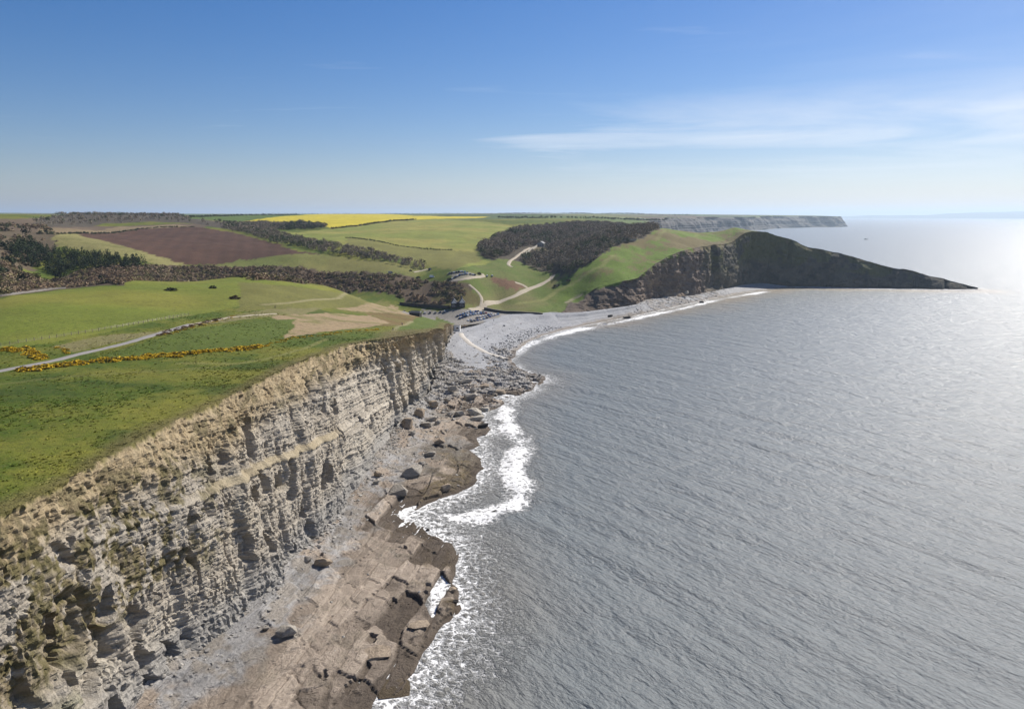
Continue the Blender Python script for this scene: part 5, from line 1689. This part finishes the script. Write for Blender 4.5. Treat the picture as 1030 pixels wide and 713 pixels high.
def trunk_mesh(h, r0, limbs, seed, mat, name='trunk'):
    r = random.Random(seed)
    V, Fs = [], []

    def tube(p0, p1, a, b_):
        k = len(V); d = (Vector(p1) - Vector(p0)).normalized(); s = d.orthogonal().normalized(); t = d.cross(s)
        for (p, rad) in ((p0, a), (p1, b_)):
            for i in range(5):
                an = 2 * math.pi * i / 5
                V.append(tuple(Vector(p) + (s * math.cos(an) + t * math.sin(an)) * rad))
        for i in range(5):
            j = (i + 1) % 5
            Fs.append((k + i, k + j, k + 5 + j, k + 5 + i))
    tube((0, 0, -0.15 * h), (0, 0, h), r0, r0 * 0.35)
    for _ in range(limbs):
        z0 = r.uniform(0.35, 0.8) * h; an = r.uniform(0, 6.28); l_ = r.uniform(0.2, 0.34)
        tube((0, 0, z0), (math.cos(an) * l_, math.sin(an) * l_, z0 + r.uniform(0.08, 0.3)), r0 * 0.45, r0 * 0.15)
    me = mesh_np(name, V, np.array(Fs), mat)
    return me


LEAF_M = vcol_mat('foliage', 0.9, 0.2, 0.6)
BARK = flat_mat('bark', (0.07, 0.058, 0.048), 0.9, 0.3, 4.0)
BARE = [crown_proto(i, 78, 'round', 0.085) for i in range(5)]
CONE = [crown_proto(20 + i, 90, 'cone', 0.062) for i in range(5)]
BUSH = [crown_proto(40 + i, 64, 'bush', 0.16) for i in range(5)]


def in_poly(polypx, spacing, seed, maxn=6000):
    p = hit(polypx)[:, :2]
    r = np.random.RandomState(seed)
    lo, hi = p.min(0), p.max(0)
    n = int(min(400000, (hi[0] - lo[0]) * (hi[1] - lo[1]) / spacing ** 2))
    x_ = r.uniform(lo[0], hi[0], n); y_ = r.uniform(lo[1], hi[1], n)
    m = pip(x_, y_, p)
    x_, y_ = x_[m][:maxn], y_[m][:maxn]
    return np.stack([x_, y_, land(x_, y_)], 1)


def clear_of(P, lines, d):
    k = np.ones(len(P), bool)
    for ln in lines:
        k &= dist_line(P[:, 0], P[:, 1], ln, d + 1) > d
    return P[k]


def wood(name, P, h, spread, pal, protos, seed, label=None):
    r = np.random.RandomState(seed)
    hh = r.uniform(h[0], h[1], len(P))
    sp = hh * r.uniform(spread[0], spread[1], len(P))
    t = np.clip(0.5 + 0.9 * fbm(P[:, 0] / 40, P[:, 1] / 40, oct=2, seed=seed) + r.normal(0, 0.25, len(P)), 0, 0.999)
    pal = np.array(pal)
    cols = pal[(t * len(pal)).astype(int)] * r.uniform(0.88, 1.12, (len(P), 1))
    Pp = P.copy(); Pp[:, 2] -= 0.05 * hh
    return scatter(name, protos, Pp, np.stack([sp, sp, hh], 1), r.uniform(0, 6.28, len(P)), cols, LEAF_M, label, False, seed=seed)


PAL_BARE = [(0.265, 0.215, 0.15), (0.235, 0.195, 0.145), (0.29, 0.24, 0.17), (0.22, 0.175, 0.125), (0.265, 0.225, 0.15), (0.1, 0.115, 0.05)]
PAL_SCRUB = [(0.24, 0.17, 0.105), (0.265, 0.19, 0.115), (0.205, 0.15, 0.095), (0.245, 0.21, 0.095), (0.14, 0.125, 0.058), (0.275, 0.21, 0.135)]
PAL_DARK = [(0.056, 0.075, 0.035), (0.088, 0.098, 0.045), (0.106, 0.088, 0.062), (0.069, 0.085, 0.043)]
road_lines = [dense(hit(p), 8)[:, :2] for p in ([(484, 310), (499, 304.5), (518, 297.5), (532, 291), (544, 286), (553, 281), (556.5, 277)], [(515.5, 269.5), (511.5, 266.5), (514, 262), (519, 258.5), (526, 253.5), (533, 249.5)],
                                          [(472, 287), (481.5, 295), (484.6, 300.5)], [(528, 256), (541, 248.2)])]
cov = {nm: pl_ for nm, _, pl_ in cover_polys}
P = in_poly(Z3((520, 60), (620, 5), (800, -65), (1100, -85), (1500, -70), (1690, -55), (1590, 0), (1400, 60), (1250, 160), (1120, 235), (1030, 225), (780, 150), (700, 130), (600, 140), (530, 110)), 5.2, 1)
P = clear_of(P, road_lines, 9); P = P[~pip(P[:, 0], P[:, 1], cov['lawn']) & ~pip(P[:, 0], P[:, 1], cov['garden'])]
wood('bare_woodland', P, (6, 10.5), (0.75, 1.05), PAL_BARE, BARE, 2)
P = in_poly(Z1((120, 108), (160, 85), (230, 66), (430, 58), (640, 66), (760, 80), (900, 96), (1030, 118), (1030, 140), (960, 130), (860, 112), (740, 98), (600, 92), (420, 98), (230, 112), (140, 116)), 5.6, 3, 3400)
wood('ridge_woodland', P, (6, 9), (0.8, 1.1), PAL_BARE, BARE, 4)
P = in_poly(Z2((-60, 98), (0, 104), (100, 98), (200, 112), (130, 127), (160, 142), (300, 172), (430, 192), (600, 230), (760, 268), (740, 282), (560, 252), (400, 228), (280, 205), (150, 180), (50, 148), (0, 134), (-60, 120)), 5.0, 5, 3500)
wood('belt_woodland', P, (4.5, 7.5), (0.8, 1.1), PAL_BARE, BARE, 6)
P = in_poly(Z2((140, 118), (160, 106), (250, 98), (350, 110), (340, 120), (180, 126)), 6.0, 7, 700)
wood('copse', P, (6, 9), (0.8, 1.1), PAL_DARK + PAL_BARE[:2], BARE, 8)
P = in_poly(Z1((0, 300), (120, 305), (330, 290), (640, 270), (850, 272), (1030, 276), (1200, 278), (1400, 296), (1550, 306), (1650, 318), (1730, 333), (1860, 352), (1850, 395), (1740, 425), (1620, 405), (1400, 366), (1200, 338), (1000, 325), (700, 322), (480, 345), (240, 356), (0, 385)), 3.1, 9, 9000)
P = clear_of(P, road_lines, 6)
gap = fbm(P[:, 0] / 22, P[:, 1] / 22, oct=3, seed=410)
P = P[(gap > -0.35) | (P[:, 0] < -150)]
wood('valley_scrub', P, (1.5, 3.6), (1.0, 1.7), PAL_SCRUB, BUSH, 10)
P = in_poly([(-60, 236), (0, 226), (40, 226), (60, 238), (60, 250), (30, 262), (0, 282), (-60, 290)], 5.5, 11, 3000)
gap = fbm(P[:, 0] / 30, P[:, 1] / 30, oct=3, seed=411); P = P[gap > -0.12]
wood('heath_scrub', P, (1.8, 4.5), (0.9, 1.5), PAL_SCRUB + PAL_DARK, BUSH, 12)
# lines of trees and hedges on the skyline and between the far fields
for k_, (pl_, hgt, seed) in enumerate(((Z2((90, 54), (180, 50), (360, 46), (480, 48), (600, 49), (760, 50), (900, 53), (1030, 55)), (7, 13), 21), ([(500, 214), (560, 215), (600, 214.8), (650, 216), (700, 217)], (7, 12), 22),
                                  (Z2((370, 121), (480, 108), (600, 91), (700, 84)), (2.5, 4), 23), (Z2((430, 155), (620, 182), (850, 206)), (1.0, 1.8), 24), (Z1((150, 143), (290, 139), (560, 121), (770, 113)), (1.5, 2.6), 25),
                                  ([(500, 219.5), (560, 219.8), (620, 221), (670, 222)], (4, 8), 26), ([(190, 219), (240, 217.5), (300, 216.5)], (3, 6), 27))):
    L = hit(pl_)[:, :2]
    Ls = dense(L, 1e9)
    tot = np.sum(np.linalg.norm(np.diff(L, axis=0), axis=1))
    n_ = int(min(700, tot / (hgt[1] * 0.55)))
    r = np.random.RandomState(seed)
    q_ = smooth_line(L, max(n_, 8)) + r.normal(0, 1.0 + hgt[0] * 0.4, (max(n_, 8), 2))
    P = np.stack([q_[:, 0], q_[:, 1], land(q_[:, 0], q_[:, 1])], 1)
    if k_ in (0, 1, 5):
        P = P[r.rand(len(P)) < 0.8]
    wood('skyline_trees' if k_ in (0, 1) else 'hedgerow', P, hgt, (0.8, 1.3), PAL_DARK, BARE if hgt[1] > 4 else BUSH, seed)


# individual trees and bushes
def leaf_mesh(name, proto, col):
    v_, f_, c_ = proto
    return mesh_np(name, v_, f_, LEAF_M, False, np.array(col)[None] * c_[:, None])


CON_COL = [(0.030, 0.052, 0.020), (0.042, 0.062, 0.022), (0.052, 0.070, 0.028)]
con_m = [leaf_mesh('crown', CONE[i % 5], CON_COL[i % 3]) for i in range(6)]
con_t = [trunk_mesh(0.8, 0.022, 5, 60 + i, BARK) for i in range(3)]


def Z6(*p): return [(a / 7.13, 200 + b / 7.13) for a, b in p]


P = in_poly(Z6((70, 350), (120, 320), (240, 320), (330, 360), (500, 385), (700, 420), (1000, 445), (1070, 465), (1050, 480), (900, 500), (700, 505), (500, 530), (380, 535), (290, 510), (180, 480), (90, 410)), 4.6, 13, 4000)
r = np.random.RandomState(14)
order = np.argsort(P[:, 1])
near_c = P[order][:230]; rest = P[order][230:]
for i, p in enumerate(near_c):
    hgt = r.uniform(6.5, 10.5)
    o = empty('conifer', tuple(p - np.array((0, 0, 0.2))), r.uniform(0, 6.28))
    o.scale = (hgt, hgt, hgt)
    third = int(3 * (p[0] - near_c[:, 0].min()) / (np.ptp(near_c[:, 0]) + 0.1))
    tag(o, 'dark green conifer %s plantation above the left field' % ('in the broad left part of the dense', 'in the middle of the dense', 'in the thin right end of the')[third], 'tree', 'conifers of the plantation')
    link('trunk', con_t[i % 3], o); link('crown', con_m[i % 6], o)
if len(rest):
    wood('conifer_plantation', rest, (6.5, 10), (1.0, 1.15), CON_COL, CONE, 15)
ever_m = [leaf_mesh('crown', crown_proto(70 + i, 150, 'round', 0.085), c_) for i, c_ in enumerate([(0.020, 0.030, 0.014), (0.032, 0.044, 0.018), (0.10, 0.095, 0.03)])]
ev_t = trunk_mesh(0.6, 0.03, 6, 66, BARK)
for u, v, w_, kd, lab in ((60, 283, 12, 0, 'broad black-green evergreen tree in the scrub below the conifers'), (24, 284, 11, 0, 'dark evergreen tree in the scrub near the left edge of the picture'), (102, 282, 7, 1, 'small dark evergreen bush right of the broad evergreen tree'),
                          (38, 283, 10, 2, 'olive-yellow tree between the two dark evergreen trees'), (12, 268, 12, 1, 'rounded green tree on the slope left of the conifers'), (6, 252, 10, 1, 'green tree highest on the slope by the left edge'),
                          (26, 238, 9, 0, 'dark evergreen standing above the conifer plantation'), (47, 236, 6, 0, 'small dark evergreen right of the one above the plantation')):
    x, y, z = at(u, v)
    s = w_ * y / F
    o = empty('evergreen_tree', (x, y, z - 0.2)); o.scale = (s, s, s * 0.95)
    tag(o, lab, 'tree')
    link('trunk', ev_t, o); link('crown', ever_m[kd], o)
for u, v, w_, lab in ((413, 272.6, 3, 'lone dark bush on the meadow left of the white van'), (420.5, 280, 4, 'round dark bush in the meadow beside the scrub'), (452, 281.5, 4, 'dark bush at the left end of the upper car park'), (482, 276, 4, 'dark bush at the right end of the upper car park'),
                      (560, 288, 7, 'dark thorn bush on the slope above the valley road bend'), (572, 283, 6, 'thorn bush higher on the slope than the one at the road bend'),
                      (172, 292, 12, 'low dark bramble patch in the left field, larger of two'), (214, 290, 7, 'low dark bramble patch in the left field, smaller of two'), (236, 301, 10, 'brown bramble clump near the far corner of the left field')):
    x, y, z = at(u, v)
    s = w_ * y / F
    o = link('bush', leaf_mesh('bush', crown_proto(int(u), 110, 'bush', 0.17), (0.042, 0.046, 0.022) if 'brown' not in lab else (0.085, 0.06, 0.035)))
    o.location = (x, y, z - 0.1); o.scale = (s, s, min(s * 0.6, 2.2))
    tag(o, lab, 'bush')

# gorse in flower along the lane and the brink
def gorse_proto(seed):
    v_, f_, c_ = crown_proto(seed, 120, 'bush', 0.16)
    r_ = np.random.RandomState(seed)
    cf = np.where((r_.rand(len(f_)) < 0.78)[:, None], np.array((0.50, 0.33, 0.015)), np.array((0.060, 0.060, 0.018)))
    return mesh_np('gorse_bush', v_, f_, LEAF_M, False, np.repeat(cf, 3, 0) * c_[:, None])


GOR = [gorse_proto(80 + i) for i in range(6)]
r = np.random.RandomState(18)


def gorse_run(px, n, off, label, group, size=(1.4, 3.4), hs=0.36):
    L = smooth_line(hit(px)[:, :2], n)
    for i in range(n):
        x_, y_ = L[i] + r.normal(0, off, 2) * np.array((1.0, 1.4))
        o = link('gorse_bush', GOR[r.randint(6)])
        s = r.uniform(*size)
        o.location = (x_, y_, gz(x_, y_) - 0.05); o.scale = (s * 1.3, s, s * hs); o.rotation_euler = (0, 0, r.uniform(0, 6.28))
        tag(o, label + (', left half', ', right half')[2 * i // n] if n > 30 else label, 'gorse', group)


gorse_run([(15, 375.5), (40, 370.5), (63, 367.5), (106, 363), (151, 358.8), (202, 354), (240, 351.5), (262, 349)], 150, 1.0, 'yellow flowering gorse bush in the band between lane and cliff', 'gorse band beside the coast lane')
gorse_run([(262, 349), (278, 345), (296, 340), (316, 338), (350, 333.5), (380, 331)], 46, 0.7, 'low yellowish gorse bush at the rim of the bare earth patch', 'gorse round the bare patch', (0.8, 1.8))
gorse_run([(3, 353), (15, 352), (24, 353.5), (35, 358), (44, 361)], 44, 1.2, 'yellow gorse bush in the clump on the far side of the lane', 'gorse clump beyond the lane', (1.4, 2.8))
gorse_run([(58, 350), (64, 352.5), (70, 354.5)], 8, 0.6, 'yellow gorse bush in the small clump beside the lane verge', 'small gorse clump beside the lane', (1.0, 1.9))
gorse_run([(165, 337), (185, 332), (205, 327), (224, 322.5), (236, 318.5)], 22, 0.6, 'rusty low gorse bush lining the sandy coast path', 'gorse lining the coast path', (0.7, 1.5))
# dead bracken along the lane's upper bend
brk_m = [leaf_mesh('bracken_clump', BUSH[i], (0.115, 0.070, 0.035)) for i in range(4)]
L = smooth_line(hit([(160, 337.5), (180, 331), (200, 326), (222, 321)])[:, :2], 40)
for i in range(40):
    o = link('bracken_clump', brk_m[i % 4])
    x_, y_ = L[i] + r.normal(0, 0.8, 2)
    s = r.uniform(1.0, 2.2)
    o.location = (x_, y_, gz(x_, y_) - 0.05); o.scale = (s * 1.4, s, s * 0.4)
    tag(o, 'rust-brown bracken clump beside the upper bend of the lane', 'bracken', 'bracken beside the lane')

# tufts of rank grass over the coastal pasture, thickest along the brink
def tuft_proto(seed):
    r_ = np.random.RandomState(seed)
    V, Fs, C = [], [], []
    for i in range(12):
        a_ = r_.uniform(0, 6.28); d_ = r_.uniform(0, 0.45); l_ = r_.uniform(0.5, 1.0); w_ = r_.uniform(0.10, 0.2); b_ = r_.uniform(0, 6.28)
        x_, y_ = d_ * math.cos(a_), d_ * math.sin(a_)
        k = len(V)
        V += [(x_ - w_ * math.cos(b_), y_ - w_ * math.sin(b_), -0.05), (x_ + w_ * math.cos(b_), y_ + w_ * math.sin(b_), -0.05), (x_ + 0.35 * l_ * math.cos(a_), y_ + 0.35 * l_ * math.sin(a_), l_)]
        Fs.append((k, k + 1, k + 2)); C += [r_.uniform(0.8, 1.2)] * 3
    return np.array(V), np.array(Fs), np.array(C)


TUFT = [tuft_proto(90 + i) for i in range(5)]
rt = np.random.RandomState(31)
ax_ = rt.uniform(R(-44), R(-3), 90000); rd = np.exp(rt.uniform(math.log(95), math.log(380), 90000))
tx_, ty_ = rd * np.sin(ax_), rd * np.cos(ax_)
ok = pip(tx_, ty_, LAND_POLY)
for ln in (dense(hit(lane_px), 6)[:, :2],):
    ok &= dist_line(tx_, ty_, ln, 6) > 3.2
for nm in ('near_field', 'bare', 'tan_slope'):
    ok &= ~pip(tx_, ty_, cov[nm])
de = dist_line(tx_, ty_, edge_near[::6], 40)
den = np.clip(0.34 + 0.9 * fbm(tx_ / 17, ty_ / 17, oct=3, seed=421), 0.04, 1) + 0.9 * np.exp(-de / 3.5)
ok &= (rt.rand(len(tx_)) < den * 0.55) & (de > 0.3)
tx_, ty_, de = tx_[ok], ty_[ok], de[ok]
tcl = cover(tx_, ty_) * np.clip(rt.normal(1.55, 0.4, (len(tx_), 1)), 0.7, 2.6)
tcl = mixv(tcl, np.array((0.30, 0.25, 0.10)), np.clip(rt.rand(len(tx_)) * 0.5 + 0.5 * np.exp(-de / 4) - 0.15, 0, 0.8))
ts_ = rt.uniform(0.35, 0.85, len(tx_))
scatter('grass_tufts', TUFT, np.stack([tx_, ty_, land(tx_, ty_)], 1), np.stack([ts_ * 1.2, ts_ * 1.2, ts_ * 0.34], 1), rt.uniform(0, 6.28, len(tx_)), tcl, LEAF_M, seed=6)

# wire fence across the left field
FP = hit([(-8, 350), (20, 345.5), (60, 338.5), (100, 333), (140, 326), (190, 317.5)])
L = smooth_line(FP[:, :2], 34)
c0 = L.mean(0); z0 = gz(*c0)
fence = empty('wire_fence', (c0[0], c0[1], z0))
tag(fence, 'wire fence on thin wooden posts along the lower edge of the left field', 'fence')
POST = flat_mat('fence_post', (0.20, 0.17, 0.13), 0.9, 0.2, 5.0)
WIRE = flat_mat('wire', (0.25, 0.25, 0.25), 0.5, 0.1, 1.0, 0.7)
_V, _F = [], []
box(_V, _F, -0.07, 0.07, -0.07, 0.07, -0.4, 1.25)
pm = mesh_np('post', _V, np.array(_F), POST)
hz_ = [gz(*p) for p in L]
for p, zz in zip(L, hz_):
    link('post', pm, fence, (p[0] - c0[0], p[1] - c0[1], zz - z0))
for hgt in (0.6, 1.1):
    _V, _F = [], []
    for p, zz in zip(L, hz_):
        for a, b_ in ((0, 0.012), (0, -0.012), (0.012, 0)):
            _V.append((p[0] - c0[0] + a, p[1] - c0[1] + a, zz - z0 + hgt + b_))
    for i in range(len(L) - 1):
        for k in range(3):
            a, b_ = i * 3 + k, i * 3 + (k + 1) % 3
            _F.append((a, b_, b_ + 3, a + 3))
    link('wire', mesh_np('wire', _V, np.array(_F), WIRE), fence)

# ------------------------------------------------------------------ fishing boat far out
x, y, z = PZ(871, 241, 0)
boat = empty('fishing_boat', (x, y, 0.0), R(160))
tag(boat, 'small dark fishing boat far out on the bright sea beyond the headland', 'boat')
HULL = flat_mat('dark_hull', (0.03, 0.035, 0.05), 0.5, 0.1, 1.0)
prof = [(-7, 1.9, 2.0), (-3, 2.3, 1.8), (2, 2.2, 2.0), (5, 1.4, 2.5), (7.2, 0.05, 3.0)]
V = []; Fs = []
for (a, w_, h_) in prof:
    V += [(a, -w_, h_), (a, -w_ * 0.7, -0.6), (a, w_ * 0.7, -0.6), (a, w_, h_)]
for i in range(len(prof) - 1):
    for k in range(3):
        Fs.append((i * 4 + k, i * 4 + k + 1, i * 4 + k + 5, i * 4 + k + 4))
    Fs.append((i * 4 + 3, i * 4, i * 4 + 4, i * 4 + 7))
Fs.append((0, 3, 2, 1)); Fs.append((16, 17, 18, 19))
poly_part('hull', HULL, boat, V, Fs)
cab = boxes('wheelhouse', WHITE_W, boat, (0.2, 3.0, -1.3, 1.3, 1.6, 4.4))
boxes('window', GLASS_D, cab, (3.003, 3.03, -1.1, 1.1, 3.2, 4.0))
boxes('mast', STONE_DARK, boat, (-0.6, -0.4, -0.1, 0.1, 1.6, 7.0))
